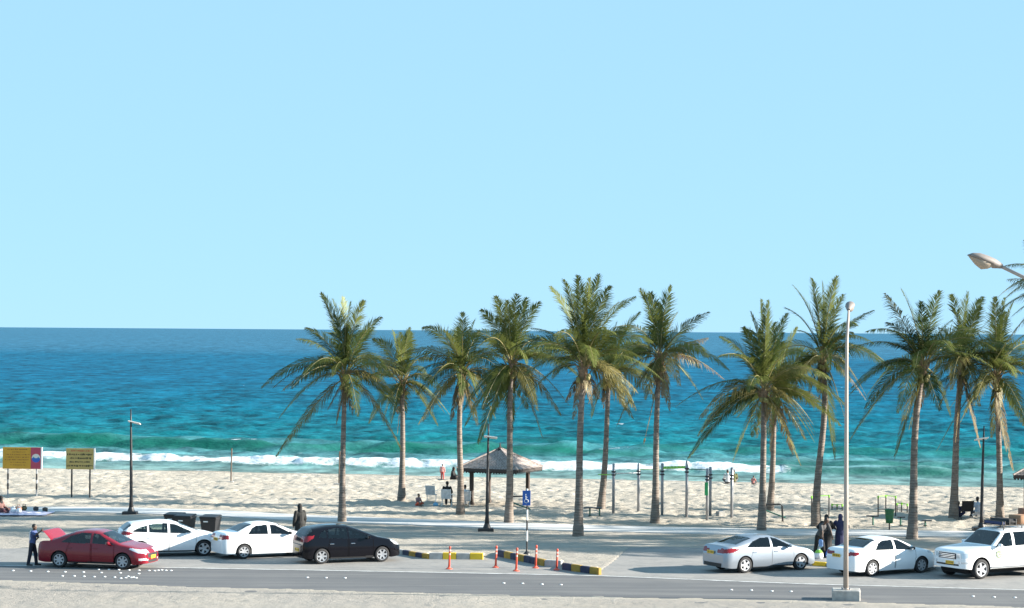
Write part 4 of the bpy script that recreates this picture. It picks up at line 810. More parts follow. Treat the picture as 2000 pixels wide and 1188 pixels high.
# dark garden lamps with a flat panel
def garden_lamp(label, base, topy, lean, panel):
    p = G(*base); h = (base[1] - topy) / ppm(p); t = thing('garden_lamp', label, 'lamp post', p, 0, 'dark lamp posts along the path')
    MB().box((-.05, 0, .04), (.75, .55, .24), None, .03).build('footing', M_DARK, t)
    pts = [Vector((lean * (q ** 1.6) * h, 0, .1 + (h - .1) * q)) for q in np.linspace(0, 1, 9)]
    MB().tube(pts, [.14, .085, .08, .075, .07, .062, .055, .045, .03], 12).build('pole', M_DARK, t, True)
    MB().lathe([(.2, .12), (.18, .2), (.1, .42), (.085, .5)], 12).build('pole_skirt', M_DARK, t, True)
    c = pts[7] + Vector((.18 * panel, 0, -.02)); MB().box(c, (.62, .5, .05), (R(-10), R(12 * panel), 0), .012).build('lamp_panel', mat('lamp_panel_pale', (.62, .60, .56), .4), t)
    MB().bar(pts[7], c, .05).build('bracket', M_DARK, t)
garden_lamp('slim dark lamp post with pale flat head left of the white hatchback', (256, 1005), 800, -.012, 1)
garden_lamp('slim dark lamp post in front of the gazebo', (951, 1038), 828, .008, .6)
garden_lamp('slim dark lamp post behind the off-roader', (1917, 1036), 832, .02, -.6)
# two notice boards on posts; the printing is too blurred in the photo to read
M_OCH = mat('board_orange', (.50, .27, .02), .6, var=.1, vscale=1.2); M_SANDY = mat('board_sand', (.42, .31, .10), .6, var=.08); M_CRIM = mat('board_crimson', (.38, .05, .09), .6)
M_INK = mat('board_ink', (.035, .04, .02), .7); M_INKR = mat('board_ink_red', (.42, .05, .03), .7); M_INKB = mat('board_ink_brown', (.24, .11, .02), .7)
def board(label, x0, x1, y0, y1, posts, basey, m_, lines, red=None):
    p = G((x0 + x1) / 2, basey); k = ppm(p); c = lambda x: (x - (x0 + x1) / 2) / k; zz = lambda y: (basey - y) / k
    t = thing('notice_board', label, 'sign', p, R(-4)); W_, H_ = (x1 - x0) / k, (y1 - y0) / k; zc = zz((y0 + y1) / 2)
    b_ = MB().box((0, 0, zc), (W_, .05, H_), None, .006).build('panel', m_, t)
    MB().box((W_ / 2 + .035, .0, zc), (.07, .07, H_ + .02)).build('panel_edge', M_WHITE, b_)
    for x in posts:
        MB().tube([(c(x), .06, -.3), (c(x), .06, zc)], .045, 8).build('post', M_STEEL if red else M_DARK, t)
        for q in (.28, .62): MB().lathe([(.052, q * zz(y1)), (.052, q * zz(y1) + .34)], 8, (c(x), .06, 0), cap=False).build('dark_band', M_DARK, t)
    rr = random.Random(int(x0))
    for fx0, fx1, fy, hh, ink in lines:                                   # each row of writing, kept as unreadable as it looks
        mb = MB(); xx = fx0
        while xx < fx1:
            w_ = rr.uniform(.018, .05); mb.box((-W_ / 2 + W_ * (xx + w_ / 2), -.029, zc + H_ / 2 - H_ * fy + rr.uniform(-.1, .1) * hh * H_), (w_ * W_, .004, hh * H_ * rr.uniform(.35, 1))); xx += w_ + (.012 if rr.random() < .75 else .03)
        tag(mb.build('writing', ink, b_), kind='stuff')
    if red:
        MB().box((W_ / 2 - W_ * red / 2, -.028, zc), (W_ * red, .006, H_ * .995)).build('crimson_panel', M_CRIM, b_)
        cx = W_ / 2 - W_ * red / 2 + .01; r_ = W_ * red * .42
        for nm, a0, a1, m2, dy in (('emblem_sky', 0, 180, mat('emblem_pale', (.62, .60, .55), .6), 0), ('emblem_sea', 180, 360, mat('emblem_blue', (.02, .10, .42), .6), 0)):
            ar = [(cx + r_ * math.cos(R(a)), -.033 - dy, zc + r_ * math.sin(R(a))) for a in np.linspace(a0, a1, 20)]; MB().add(ar, [tuple(range(20))]).build(nm, m2, b_)
        for sx in (-.55, 0, .55): MB().add([(cx + r_ * (sx - .33), -.035, zc), (cx + r_ * sx, -.035, zc + r_ * (.35 if sx else .05)), (cx + r_ * (sx + .33), -.035, zc)], [(0, 2, 1)]).build('emblem_wave', mat('emblem_teal', (.02, .22, .38), .6), b_)
board('orange notice board with a crimson end panel and round blue emblem', 4, 80, 874, 916, (14, 71), 972, M_OCH, [(.12, .66, .10, .05, M_INKB), (.25, .6, .22, .04, M_INKB), (.08, .68, .34, .045, M_INKB), (.08, .66, .46, .045, M_INKB), (.06, .68, .58, .045, M_INKB), (.2, .62, .70, .045, M_INKB), (.2, .6, .82, .04, M_INKB)], .265)
board('sand coloured notice board with rows of dark writing left of the lamp post', 128, 183, 876, 917, (139, 175), 972, M_SANDY, [(.18, .8, .12, .06, M_INKR), (.04, .95, .29, .09, M_INK), (.14, .88, .47, .09, M_INK), (.12, .86, .65, .08, M_INK), (.03, .95, .83, .09, M_INK)])
# wheelchair parking sign
p = G(1029, 1084); k = ppm(p); t = thing('parking_sign', 'blue wheelchair parking sign on a black and white banded post', 'sign', p, R(-3))
H_ = (1084 - 957) / k; zb = .14; hh = H_ - .1
for i in range(6): MB().lathe([(.036, zb + hh * i / 6), (.036, zb + hh * (i + 1) / 6)], 10, cap=False).build('post_band', M_DARK if i in (0, 2, 4) else M_WHITE, t)
MB().lathe([(.16, .0), (.14, .07), (.05, .16), (.038, .24)], 12).build('post_foot', M_DARK, t)
sz = H_ - .35; pl = MB().box((-.03, -.045, sz), (.34, .012, .64), None, .004).build('sign_plate', mat('sign_blue', (.012, .09, .36), .45), t)
mb = MB(); y_ = -.053
def stroke(pts, w_):
    for a, b_ in zip(pts, pts[1:]): mb.tube([(a[0] - .03, y_, a[1] + sz), (b_[0] - .03, y_, b_[1] + sz)], w_ * .55, 6)
stroke([(.075 * math.cos(q) - .01, .075 * math.sin(q) - .13) for q in np.linspace(R(100), R(370), 16)], .02)
stroke([(-.03, .10), (-.025, -.06), (.05, -.06), (.085, -.17), (.11, -.16)], .026); stroke([(-.028, .03), (.04, .03)], .02)
mb.lathe([(.03, 0), (.03, .003)], 12, (-.06, y_ - .002, sz + .15), 'Y'); tag(mb.build('wheelchair_symbol', M_WHITE, pl), kind='stuff')
# thin beach posts
for x, y, tp, lb in ((451, 942, 876, 'thin bare post standing alone on the open sand'), (662, 946, 882, 'thin bare post just left of the leftmost palm trunk')):
    p = G(x, y); h = (y - tp) / ppm(p); t = thing('beach_post', lb, 'post', p, 0, 'thin posts on the sand')
    MB().tube([(0, 0, -.3), (.03, 0, h)], .045, 8).build('pole', mat('weathered_wood', (.11, .085, .065), .9, var=.3), t); MB().box((-.08, 0, .02), (.5, .3, .07), None, .02).build('foot', M_CONC, t)
# wheeled bins
for i, (x, y, lb) in enumerate(((362, 1047, 'black wheeled bin behind the bonnet of the white hatchback'), (341, 1044, 'black wheeled bin mostly hidden by the white hatchback roof'), (411, 1049, 'black wheeled bin between the hatchback and the small white saloon'))):
    p = G(x, y); t = thing('wheeled_bin', lb, 'bin', p, R(-14), 'black wheeled bins by the parked cars')
    s_ = [(.30, .26, .06), (.38, .34, .82), (.40, .36, .84), (.40, .36, .9)]
    vs = [(sx * a, sy * b_, z) for a, b_, z in s_ for sx, sy in ((-1, -1), (1, -1), (1, 1), (-1, 1))]; fs = [(i_ * 4 + k_, i_ * 4 + (k_ + 1) % 4, i_ * 4 + 4 + (k_ + 1) % 4, i_ * 4 + 4 + k_) for i_ in range(3) for k_ in range(4)] + [(3, 2, 1, 0), (12, 13, 14, 15)]
    MB().add(vs, fs).build('tub', M_BIN, t); MB().box((0, -.02, .945), (.84, .78, .07), (R(4), 0, 0), .03).build('lid', M_BIN, t)
    for sx in (-.3, .3): MB().lathe([(.10, -.03), (.10, .03)], 14, (sx, .30, .10), 'X').build('wheel', M_RUB, t)
    MB().box((-.1, -.352, .72), (.22, .008, .05)).build('label_strip', M_WHITE, t)
# green litter bin on a post
p = G(1737, 1037); t = thing('litter_bin', 'green round litter bin on a thin post by the path', 'bin', p)
MB().tube([(0, 0, -.2), (0, 0, .5)], .035, 8).build('post', M_DARK, t)
MB().lathe([(.02, .36), (.17, .37), (.225, .98), (.245, 1.0), (.245, 1.04), (.215, 1.04), (.19, .6), (.02, .58)], 20).build('bucket', M_GRNB, t, True)
for z in (.55, .78): MB().lathe([(.17 + (z - .37) * .09 + .006, z), (.17 + (z - .37) * .09 + .008, z + .02)], 20, cap=False).build('hoop', M_DGRN, t)
# ------------------------------------------------------------------ gazebos
M_POST = mat('dark_timber', (.055, .04, .032), .8, var=.3, vscale=6); M_TRIM = mat('gazebo_trim', (.05, .04, .036), .8)
m, n, b, N, L = nodes('roof_shingle'); tc = N('TexCoord'); no = N('TexNoise', Scale=7.0, Detail=4.0); L(tc.outputs['Object'], no.inputs['Vector'])
rp = ramp(n, [(.3, (.24, .20, .185)), (.7, (.42, .36, .33))]); L(no.outputs[0], rp.inputs[0]); L(rp.outputs[0], b.inputs['Base Color']); b.inputs['Roughness'].default_value = .9
M_SHIN = m
def gazebo(label, base, yaw, hr, hp_, ze, za):
    p = G(*base); t = thing('gazebo', label, 'gazebo', p, yaw, 'beach gazebos')
    for sx, sy in ((-1, -1), (1, -1), (1, 1), (-1, 1)):
        MB().box((sx * hp_, sy * hp_, ze / 2 - .1), (.19, .19, ze + .3), None, .02).build('post', M_POST, t)
        MB().box((sx * hp_, sy * hp_, .06), (.26, .26, .16), None, .02).build('post_foot', M_POST, t)
    nr = 15; rr = random.Random(3)
    for f in range(4):                                                  # hip faces: courses of shingles, each course its own step, each shingle its own tab
        M_ = Matrix.Rotation(f * math.pi / 2, 3, 'Z'); mb = MB()
        for i in range(nr):
            u0, u1 = i / nr, (i + 1.35) / nr; r0, r1 = hr * (1 - u0), hr * (1 - min(u1, 1)); z0, z1 = ze + (za - ze) * u0 + .045, ze + (za - ze) * min(u1, 1) + .012
            nt_ = max(2, int(2 * r0 / .16))
            for j in range(nt_):
                a0, a1 = -1 + 2 * j / nt_, -1 + 2 * (j + 1) / nt_; dz = rr.uniform(-.010, .012); g = .012
                v = [(a0 * r0 + g, -r0, z0 + dz), (a1 * r0 - g, -r0, z0 + dz), (a1 * r1, -r1, z1), (a0 * r1, -r1, z1), (a0 * r0 + g, -r0, z0 + dz - .03), (a1 * r0 - g, -r0, z0 + dz - .03)]
                mb.add([M_ @ Vector(q) for q in v], [(0, 1, 2, 3), (4, 5, 1, 0)])
        s_ = mb.build('roof_face', M_SHIN, t); s_['kind'] = 'stuff'
        MB().bar(M_ @ Vector((-hr - .02, -hr - .02, ze + .05)), M_ @ Vector((-.04, -.04, za + .05)), .09, .07).build('hip_ridge', M_SHIN, t)
        fb = MB().box(M_ @ Vector((0, -hr, ze - .06)), (2 * hr - .05, .05, .16), M_); fo = fb.build('fascia', M_TRIM, t)
        sc = MB()
        for j in range(22):
            x = -hr + 2 * hr * (j + .5) / 22; w_ = hr / 22 * .86
            sc.add([M_ @ Vector(q) for q in ((x - w_, -hr, ze - .138), (x + w_, -hr, ze - .138), (x + w_ * .6, -hr, ze - .21), (x, -hr, ze - .235), (x - w_ * .6, -hr, ze - .21))], [(0, 1, 2, 3, 4), (4, 3, 2, 1, 0)])
        tag(sc.build('scallop_trim', M_TRIM, fo), kind='stuff')
        MB().box(M_ @ Vector((0, -hp_, ze - .14)), (2 * hp_ + .5, .12, .16), M_).build('beam', M_POST, t)
    MB().add([(-hr, -hr, ze + .01), (hr, -hr, ze + .01), (hr, hr, ze + .01), (-hr, hr, ze + .01), (0, 0, za - .03)], [(0, 1, 4), (1, 2, 4), (2, 3, 4), (3, 0, 4)]).build('ceiling', M_POST, t)
    MB().lathe([(.22, za - .12), (.16, za + .06), (.05, za + .12), (.03, za + .3), (.001, za + .34)], 8).build('finial', M_TRIM, t)
gazebo('shingled hip-roof gazebo on four dark posts in the middle of the beach', (976, 985), R(-23), 1.78, 1.17, 2.0, 3.02)
gazebo('gazebo at the right edge, only a roof corner and one post in view', (2056, 1013), R(-23), 1.70, 1.17, 2.26, 3.3)
# ------------------------------------------------------------------ outdoor gym
def gym():
    P = [(1198, 1003, 906), (1247, 999, 905), (1293, 1006, 905), (1341, 1010, 900), (1381, 1013, 915), (1387, 1007, 912), (1429, 1012, 913)]
    B = [G(x, y) for x, y, _ in P]; Hs = [(y - t_) / ppm(b_) for (x, y, t_), b_ in zip(P, B)]
    t = thing('pull_up_frame', 'tall steel pull-up frame with lime green bars near the water', 'gym frame', B[3], 0); o = B[3]
    for b_, h in zip(B, Hs):
        q = b_ - o; MB().lathe([(.075, -.3), (.075, h - .03), (.04, h)], 12, (q.x, q.y, 0)).build('post', M_STEEL, t, True)
        for z in (h - .62, h - .45): MB().lathe([(.12, z), (.12, z + .07)], 12, (q.x, q.y, 0)).build('clamp', M_DARK, t)
    at = lambda i, py: Vector(((B[i] - o).x, (B[i] - o).y, (P[i][1] - py) / ppm(B[i])))
    for i, ya, j, yb_, m_ in ((0, 925, 1, 924, M_STEEL), (1, 917, 2, 918, M_LIME), (3, 930, 4, 931, M_DGRN), (5, 928, 6, 928, M_DGRN), (3, 917, 5, 917, M_DGRN)):
        MB().tube([at(i, ya), at(j, yb_)], .022, 8).build('bar', m_, t)
    a, c = at(2, 915), at(3, 914); off = Vector((0, 1.0, 0))
    for k_ in (0, 1): MB().tube([a + off * k_, c + off * k_], .035, 8).build('ladder_rail', M_LIME, t)
    for q in np.linspace(.08, .92, 7): MB().tube([a.lerp(c, q), a.lerp(c, q) + off], .025, 6).build('rung', M_LIME, t)
    q = at(4, 955); MB().box(q + Vector((-.05, -.09, 0)), (.18, .02, .66), None, .005).build('instruction_panel', mat('panel_green', (.02, .30, .10), .5), t)
    q = at(0, 928); MB().tube([q, q + Vector((-.8, .3, 0))], .022, 8).build('bar', M_LIME, t)
gym()
def frame_station(label, uprights, small):
    P = [G(x, y) for x, y, _ in uprights]; o = P[0]; t = thing('gym_station', label, 'gym frame', o, 0, 'low exercise bars on the sand'); pv = None
    for (x, y, tp), b_ in zip(uprights, P):
        h = (y - tp) / ppm(b_); q = b_ - o; MB().tube([(q.x, q.y, -.2), (q.x, q.y, h)], .032, 8).build('upright', M_DARK, t)
        tpv = Vector((q.x, q.y, h)); MB().lathe([(.045, h - .1), (.045, h + .03)], 8, (q.x, q.y, 0)).build('cap', M_LIME, t)
        if pv: MB().tube([pv, tpv], .02, 6).build('bar', M_LIME, t); MB().tube([pv * Vector((1, 1, .3)) if False else Vector((pv.x, pv.y, pv.z * .35)), Vector((tpv.x, tpv.y, tpv.z * .35))], .018, 6).build('bar', M_DARK, t)
        pv = tpv
frame_station('low black and lime exercise frame left of the white lamp post', [(1585, 1008, 970), (1619, 1007, 968)], 0)
frame_station('small lime parallel bars beside the white lamp post', [(1625, 996, 985), (1635, 996, 986), (1645, 998, 986)], 0)
frame_station('black and lime exercise frame behind the green litter bin', [(1715, 1010, 970), (1730, 1009, 968), (1749, 1009, 970)], 0)
frame_station('small lime parallel bars behind the leaning palm', [(1752, 1000, 984), (1761, 1000, 983), (1772, 1001, 985)], 0)
def low_bench(label, x0, x1, y, top, posts):
    p = G((x0 + x1) / 2, y); k = ppm(p); h = (y - top) / k; t = thing('gym_bench', label, 'bench', p, R(-8), 'low exercise benches by the path'); w_ = (x1 - x0) / k
    MB().box((0, 0, h), (w_, .32, .05), None, .012).build('seat', M_DARK, t)
    for x in posts:
        q = (x - (x0 + x1) / 2) / k; MB().tube([(q, 0, -.2), (q, 0, h)], .04, 8).build('leg', M_DGRN, t); MB().box((q, 0, .005), (.2, .2, .03)).build('foot', M_DARK, t)
low_bench('low dark bench with two green legs left of the slim palm', 1140, 1176, 1008, 992, (1152, 1171))
low_bench('low dark T-shaped bench left of the green litter bin', 1692, 1714, 1026, 1008, (1705,))
low_bench('low dark bench between litter bin and leaning palm', 1752, 1768, 1026, 1010, (1759,))
low_bench('low dark bench right of the leaning palm', 1800, 1820, 1027, 1017, (1807,))
def situp(label, x, y, flip):
    p = G(x, y); t = thing('sit_up_bench', label, 'bench', p, 0, 'sloping sit-up benches'); f = flip
    MB().box((.05 * f, 0, .42), (1.15, .36, .06), (0, R(20 * f), 0), .015).build('board', M_DGRN, t)
    for s_ in (-.17, .17): MB().tube([(-.42 * f, s_, -.1), (-.42 * f, s_, .80), (-.36 * f, s_, .88), (.32 * f, s_, .90), (.42 * f, s_, .82), (.46 * f, s_, -.1)], .028, 8).build('rail', M_DARK, t)
    MB().tube([(-.40 * f, -.17, .58), (-.40 * f, .17, .58)], .03, 8).build('foot_bar', M_DARK, t)
situp('sloping sit-up bench between the gazebo and the wheelchair sign', 1014, 1003, 1)
situp('sloping sit-up bench beside the pale palm behind the silver saloon', 1511, 1020, 1)
# ------------------------------------------------------------------ people
VOX = []                                                                # meshes that still have to be fused into one skin
def fused(mb, name, m_, parent, vox):
    o = mb.build(name, m_, parent, True); md = o.modifiers.new('fuse', 'REMESH'); md.mode = 'VOXEL'; md.voxel_size = vox; md.use_smooth_shade = True
    sm = o.modifiers.new('relax', 'SMOOTH'); sm.iterations = 3; sm.factor = .5; VOX.append(o); return o
def limb(mb, pts, rad):
    mb.tube(pts, rad, 10)
    for p, r_ in zip(pts, rad): mb.ell(p, (r_, r_, r_), 10, 6)
def cloth(name, c, rough=.85): return mat('cloth_' + name, c, rough, var=.15, vscale=8)
SKIN = {'d': mat('skin_dark', (.10, .055, .035), .55), 'm': mat('skin_brown', (.24, .14, .09), .55)}
M_HAIR = mat('hair_black', (.012, .010, .009), .5); M_SHOE = mat('shoe_dark', (.03, .027, .025), .6); M_EYE = mat('eye_dark', (.015, .012, .01), .3)
V3 = Vector
def pose_stand(lean=0.0, stride=.10, armL=None, armR=None):
    J = dict(pel=V3((0, 0, .93)), chest=V3((lean * .35, 0, 1.28)), neck=V3((lean * .5, 0, 1.47)), head=V3((lean * .62 + .02, 0, 1.60)))
    for s, k in ((1, 'L'), (-1, 'R')):
        st = stride * s
        J['hip' + k] = V3((0, .095 * s, .90)); J['knee' + k] = V3((st * .6 + .02, .11 * s, .49)); J['ank' + k] = V3((st, .12 * s, .09)); J['toe' + k] = V3((st + .17, .14 * s, .035))
        J['sh' + k] = J['chest'] + V3((lean * .1, .19 * s, .12))
        a = (armL if s > 0 else armR) or (V3((.0, .06 * s, -.28)), V3((.06, .07 * s, -.53)))
        J['el' + k] = J['sh' + k] + a[0]; J['hand' + k] = J['sh' + k] + a[1]
    return J
def pose_sit(h=.10, spread=.16, lean=-.05, legs='fold'):
    """seated; h: height of the seat"""
    z = h + .10; J = dict(pel=V3((0, 0, z)), chest=V3((lean, 0, z + .34)), neck=V3((lean + .02, 0, z + .53)), head=V3((lean + .06, 0, z + .66)))
    for s, k in ((1, 'L'), (-1, 'R')):
        J['hip' + k] = V3((.02, .10 * s, z - .01))
        if legs == 'fold': J['knee' + k] = V3((.30, .28 * s, h + .22)); J['ank' + k] = V3((.36, .05 * s, .07)); J['toe' + k] = V3((.50, .10 * s, .035))
        elif legs == 'chair': J['knee' + k] = V3((.44, .13 * s, h + .12)); J['ank' + k] = V3((.46, .14 * s, .08)); J['toe' + k] = V3((.62, .15 * s, .035))
        else: J['knee' + k] = V3((.44, .13 * s, h + .10)); J['ank' + k] = V3((.86, .14 * s, .06)); J['toe' + k] = V3((.90, .15 * s, .20))
        J['sh' + k] = J['chest'] + V3((0, .18 * s, .12)); J['el' + k] = J['sh' + k] + V3((.10, .07 * s, -.25)); J['hand' + k] = J['sh' + k] + V3((.30, .02 * s, -.30))
    return J
def person(label, loc, yaw, J, scale=1.0, top=('white', (.6, .6, .6)), bottom=('navy', (.02, .022, .035)), sleeves='long', skin='d', hair='short', robe=None, vox=.012, hem='ankle', group=None, extra=None):
    t = thing('person', label, 'person', loc, yaw, group); t.scale = (scale,) * 3
    b = MB(); limb(b, [J['pel'], J['chest']], [.12, .125]); b.ell(J['pel'], (.115, .155, .12)); b.ell(J['chest'], (.115, .17, .17)); limb(b, [J['chest'] + V3((0, 0, .12)), J['neck'], J['head']], [.07, .052, .055])
    hd = J['head']; b.ell(hd + V3((0, 0, .02)), (.095, .078, .115), 16, 12); b.ell(hd + V3((.03, 0, -.06)), (.062, .055, .058)); b.ell(hd + V3((.098, 0, -.012)), (.02, .014, .022), 8, 6)
    for s in (1, -1): b.ell(hd + V3((-.005, .08 * s, 0)), (.022, .012, .032), 8, 6)
    for s, k in ((1, 'L'), (-1, 'R')):
        limb(b, [J['sh' + k], J['el' + k], J['hand' + k]], [.052, .040, .027])
        d = (J['hand' + k] - J['el' + k]).normalized(); sd = d.cross(V3((0, 0, 1))) if abs(d.z) < .9 else V3((1, 0, 0)); sd = (sd - d * sd.dot(d)).normalized(); nn = d.cross(sd)
        h = J['hand' + k]; b.ell(h + d * .05, (.04, .04, .05), 10, 6)
        for f, ln in ((-.030, .058), (-.010, .075), (.010, .078), (.030, .066)):
            p0 = h + d * .075 + sd * f; p1 = p0 + d * ln * .55 + nn * .012 * s; p2 = p1 + d * ln * .4 + nn * .028 * s; b.tube([p0, p1, p2], [.0105, .0095, .008], 6)
        p0 = h + d * .03 + sd * .035; b.tube([p0, p0 + d * .03 + sd * .028, p0 + d * .065 + sd * .034], [.013, .011, .009], 6)
        limb(b, [J['hip' + k], J['knee' + k], J['ank' + k]], [.085, .058, .042]); limb(b, [J['ank' + k] - V3((.02, 0, .03)), J['toe' + k]], [.045, .032])
    fused(b, 'body', SKIN[skin], t, vox)
    e = MB()
    for s in (1, -1): e.ell(hd + V3((.083, .032 * s, .015)), (.012, .014, .009), 8, 5)
    tag(e.build('eyes', M_EYE, t, True), kind='stuff'); MB().ell(hd + V3((.083, 0, -.065)), (.012, .026, .007), 8, 5).build('mouth', mat('lips', (.16, .06, .05), .5), t, True)
    if top:
        c = MB(); limb(c, [J['pel'] + V3((0, 0, .03)), J['chest'], J['chest'] + V3((0, 0, .10))], [.145, .14, .11]); c.ell(J['pel'] + V3((0, 0, .02)), (.135, .175, .14)); c.ell(J['chest'], (.135, .195, .19))
        for k in 'LR':
            el = J['el' + k]; pts = [J['sh' + k], el] if sleeves == 'short' else [J['sh' + k], el, J['hand' + k].lerp(el, .12)]
            if sleeves == 'short': pts[1] = J['sh' + k].lerp(el, .75)
            limb(c, pts, [.075, .066, .052][:len(pts)])
        fused(c, 'shirt', cloth(*top), t, vox)
    if bottom:
        c = MB(); c.ell(J['pel'] + V3((0, 0, -.02)), (.13, .17, .13))
        for k in 'LR':
            end = J['ank' + k] + V3((0, 0, .02)) if hem == 'ankle' else J['hip' + k].lerp(J['knee' + k], .95)
            pts = [J['hip' + k], J['knee' + k], end] if hem == 'ankle' else [J['hip' + k], end]; limb(c, pts, [.108, .085, .072][:len(pts)] if hem == 'ankle' else [.11, .095])
        fused(c, 'trousers' if hem == 'ankle' else 'shorts', cloth(*bottom), t, vox)
    if robe:
        c = MB(); nmr, colr, low = robe
        limb(c, [J['chest'] + V3((0, 0, .1)), J['chest'], J['pel'], low], [.13, .165, .185, .24]); c.ell(J['chest'], (.15, .22, .2)); c.ell(J['pel'], (.2, .22, .2))
        for k in 'LR':
            limb(c, [J['sh' + k], J['el' + k], J['hand' + k]], [.085, .085, .06]); limb(c, [J['hip' + k], J['knee' + k], J['ank' + k] + V3((0, 0, .05))], [.13, .13, .11])
        fused(c, 'robe', cloth(nmr, colr), t, vox)
    if hair == 'short': c = MB(); c.ell(hd + V3((-.016, 0, .045)), (.098, .088, .105), 14, 10); fused(c, 'hair', M_HAIR, t, vox)
    elif hair == 'scarf':
        c = MB(); c.ell(hd + V3((-.018, 0, .03)), (.115, .105, .135), 14, 10); limb(c, [hd + V3((-.03, 0, -.05)), J['neck'], J['chest'] + V3((0, 0, .12))], [.10, .10, .14]); fused(c, 'headscarf', cloth(robe[0] if robe else 'black', robe[1] if robe else (.012, .011, .011)), t, vox)
    for k in 'LR':
        f = MB(); limb(f, [J['ank' + k] - V3((.035, 0, .035)), J['toe' + k]], [.052, .043]); f.build('shoe', M_SHOE, t, True) if False else fused(f, 'shoe', M_SHOE, t, vox)
    if extra: extra(t, J)
    return t
BLACK = ('black', (.012, .011, .011))
# the man at the open boot: right arm up to the lid
p = G(63, 1105)
def vest(t, J):
    c = MB(); c.ell(J['chest'] + V3((-.095, .0, -.06)), (.07, .15, .27)); fused(c, 'pale_back_panel', cloth('pale', (.55, .56, .60)), t, .012)
person('man in blue shirt and dark trousers holding the open boot lid of the red saloon', p, R(-8), pose_stand(.10, .13, (V3((.10, .10, -.25)), V3((-.10, .16, -.44))), (V3((.20, -.08, -.10)), V3((.42, -.06, .09)))), .955, ('blue', (.06, .085, .20)), ('ink', (.014, .016, .03)), 'short', 'd', extra=vest)
p = G(586, 1066)
person('person in a black coat standing behind the black hatchback', p, R(128), pose_stand(.06, .05), 1.05, None, None, 'long', 'm', 'scarf', ('coat', (.013, .013, .012), V3((0, 0, .35))))
grp = 'people beside the white saloon'
p = G(1600, 1089)
def tote(t, J):
    MB().box(J['handR'] + V3((.02, -.10, -.26)), (.24, .12, .34), None, .05).build('shoulder_bag', mat('blue_print_bag', (.20, .32, .55), .7, var=.6, vscale=22), t)
person('person in grey top bending forward over a white sack beside the silver saloon', p, R(-60), pose_stand(.75, .16, (V3((.18, .02, -.26)), V3((.30, .0, -.46))), (V3((.16, -.04, -.26)), V3((.20, -.06, -.48)))), 1.0, ('grey', (.075, .07, .07)), BLACK, 'short', 'd', 'short', group=grp, extra=tote)
p = G(1614, 1085)
person('person in a long black robe seen from behind, left of the lamp post', p, R(95), pose_stand(0, .04, (V3((.12, .14, -.20)), V3((.26, .05, -.30))), (V3((.12, -.14, -.20)), V3((.26, -.05, -.30)))), 1.0, None, None, 'long', 'd', 'scarf', ('black', (.014, .012, .012), V3((0, 0, .12))), group=grp)
p = G(1641, 1084)
person('person in a dark blue robe half hidden by the tall lamp post', p, R(80), pose_stand(0, .04, (V3((.12, .14, -.20)), V3((.26, .06, -.28))), (V3((.12, -.12, -.20)), V3((.24, -.05, -.30)))), 1.0, None, None, 'long', 'd', 'scarf', ('indigo', (.022, .024, .07), V3((0, 0, .12))), group=grp)
# on the beach
sg = 'people on the sand'
p = G(864, 938); person('child in pink standing at the water left of the gazebo', p, R(80), pose_stand(0, .05), .62, ('pink', (.62, .30, .27)), ('red', (.45, .09, .08)), 'long', 'm', 'short', None, .016, group=sg)
p = G(884, 938); person('person in a black robe sitting on the sand by the water', p, R(-15), pose_sit(.02, lean=.03), .95, None, None, 'long', 'm', 'scarf', ('black', (.014, .012, .013), V3((.3, 0, .12))), .016, group=sg)
p = G(815, 989); person('child in orange shorts sitting on the sand right of the short palm', p, R(-40), pose_sit(.02, lean=.08), .75, ('mauve', (.22, .15, .16)), ('orange', (.60, .10, .05)), 'short', 'm', 'short', None, .016, 'knee', group=sg)
def camp_chair(label, px, yaw, col, h=.40, back=.48, w_=.52, frame=M_WHITE):
    q = G(*px); t = thing('camp_chair', label, 'chair', q, yaw, 'camp chairs on the sand'); cl = cloth(*col)
    MB().box((.02, 0, h), (.46, w_, .035), None, .012).build('seat', cl, t); MB().box((-.26, 0, h + back / 2 + .03), (.035, w_, back), (0, R(-10), 0), .012).build('backrest', cl, t)
    for sx in (-.2, .22):
        for sy in (-1, 1): MB().tube([(sx, sy * w_ / 2, -.05), (-sx * .6, sy * w_ / 2, h)], .016, 6).build('leg', frame, t)
    for sy in (-1, 1):
        MB().tube([(-.22, sy * w_ / 2, h), (-.33, sy * w_ / 2, h + back + .04)], .016, 6).build('back_post', frame, t); MB().box((.0, sy * (w_ / 2 + .02), h + .22), (.46, .05, .03), None, .01).build('armrest', frame, t)
camp_chair('empty pale camp chair on the sand left of the seated man', (843, 980), R(75), ('offwhite', (.55, .53, .52)))
camp_chair('white-backed camp chair carrying the man in black', (873, 988), R(80), ('white', (.6, .6, .6)))
p = G(873, 987.5); person('man in black sitting in the white-backed camp chair, seen from behind', p, R(80), pose_sit(.42, lean=-.02, legs='chair'), 1.0, ('black', (.016, .015, .016)), BLACK, 'long', 'd', 'short', None, .016, group=sg)
p = G(908, 988); person('person in white sitting beside a palm trunk near the gazebo', p, R(100), pose_sit(.30, legs='chair'), .95, ('white', (.62, .62, .62)), ('white', (.55, .55, .55)), 'long', 'm', 'short', None, .016, group=sg)
camp_chair('pale camp chair beside the palm trunk, under the person in white', (908, 988.5), R(100), ('offwhite', (.55, .53, .52)), .30)
p = G(1421, 944); person('person in a white shirt sitting at the water behind the pull-up bars', p, R(85), pose_sit(.03), 1.0, ('white', (.62, .63, .68)), ('grey', (.10, .10, .10)), 'long', 'm', 'short', None, .016, group=sg)
p = G(1433, 943.5); person('person in an olive shirt sitting at the water behind the pull-up bars', p, R(95), pose_sit(.03), 1.0, ('olive', (.10, .10, .035)), ('grey', (.10, .10, .10)), 'long', 'm', 'short', None, .016, group=sg)
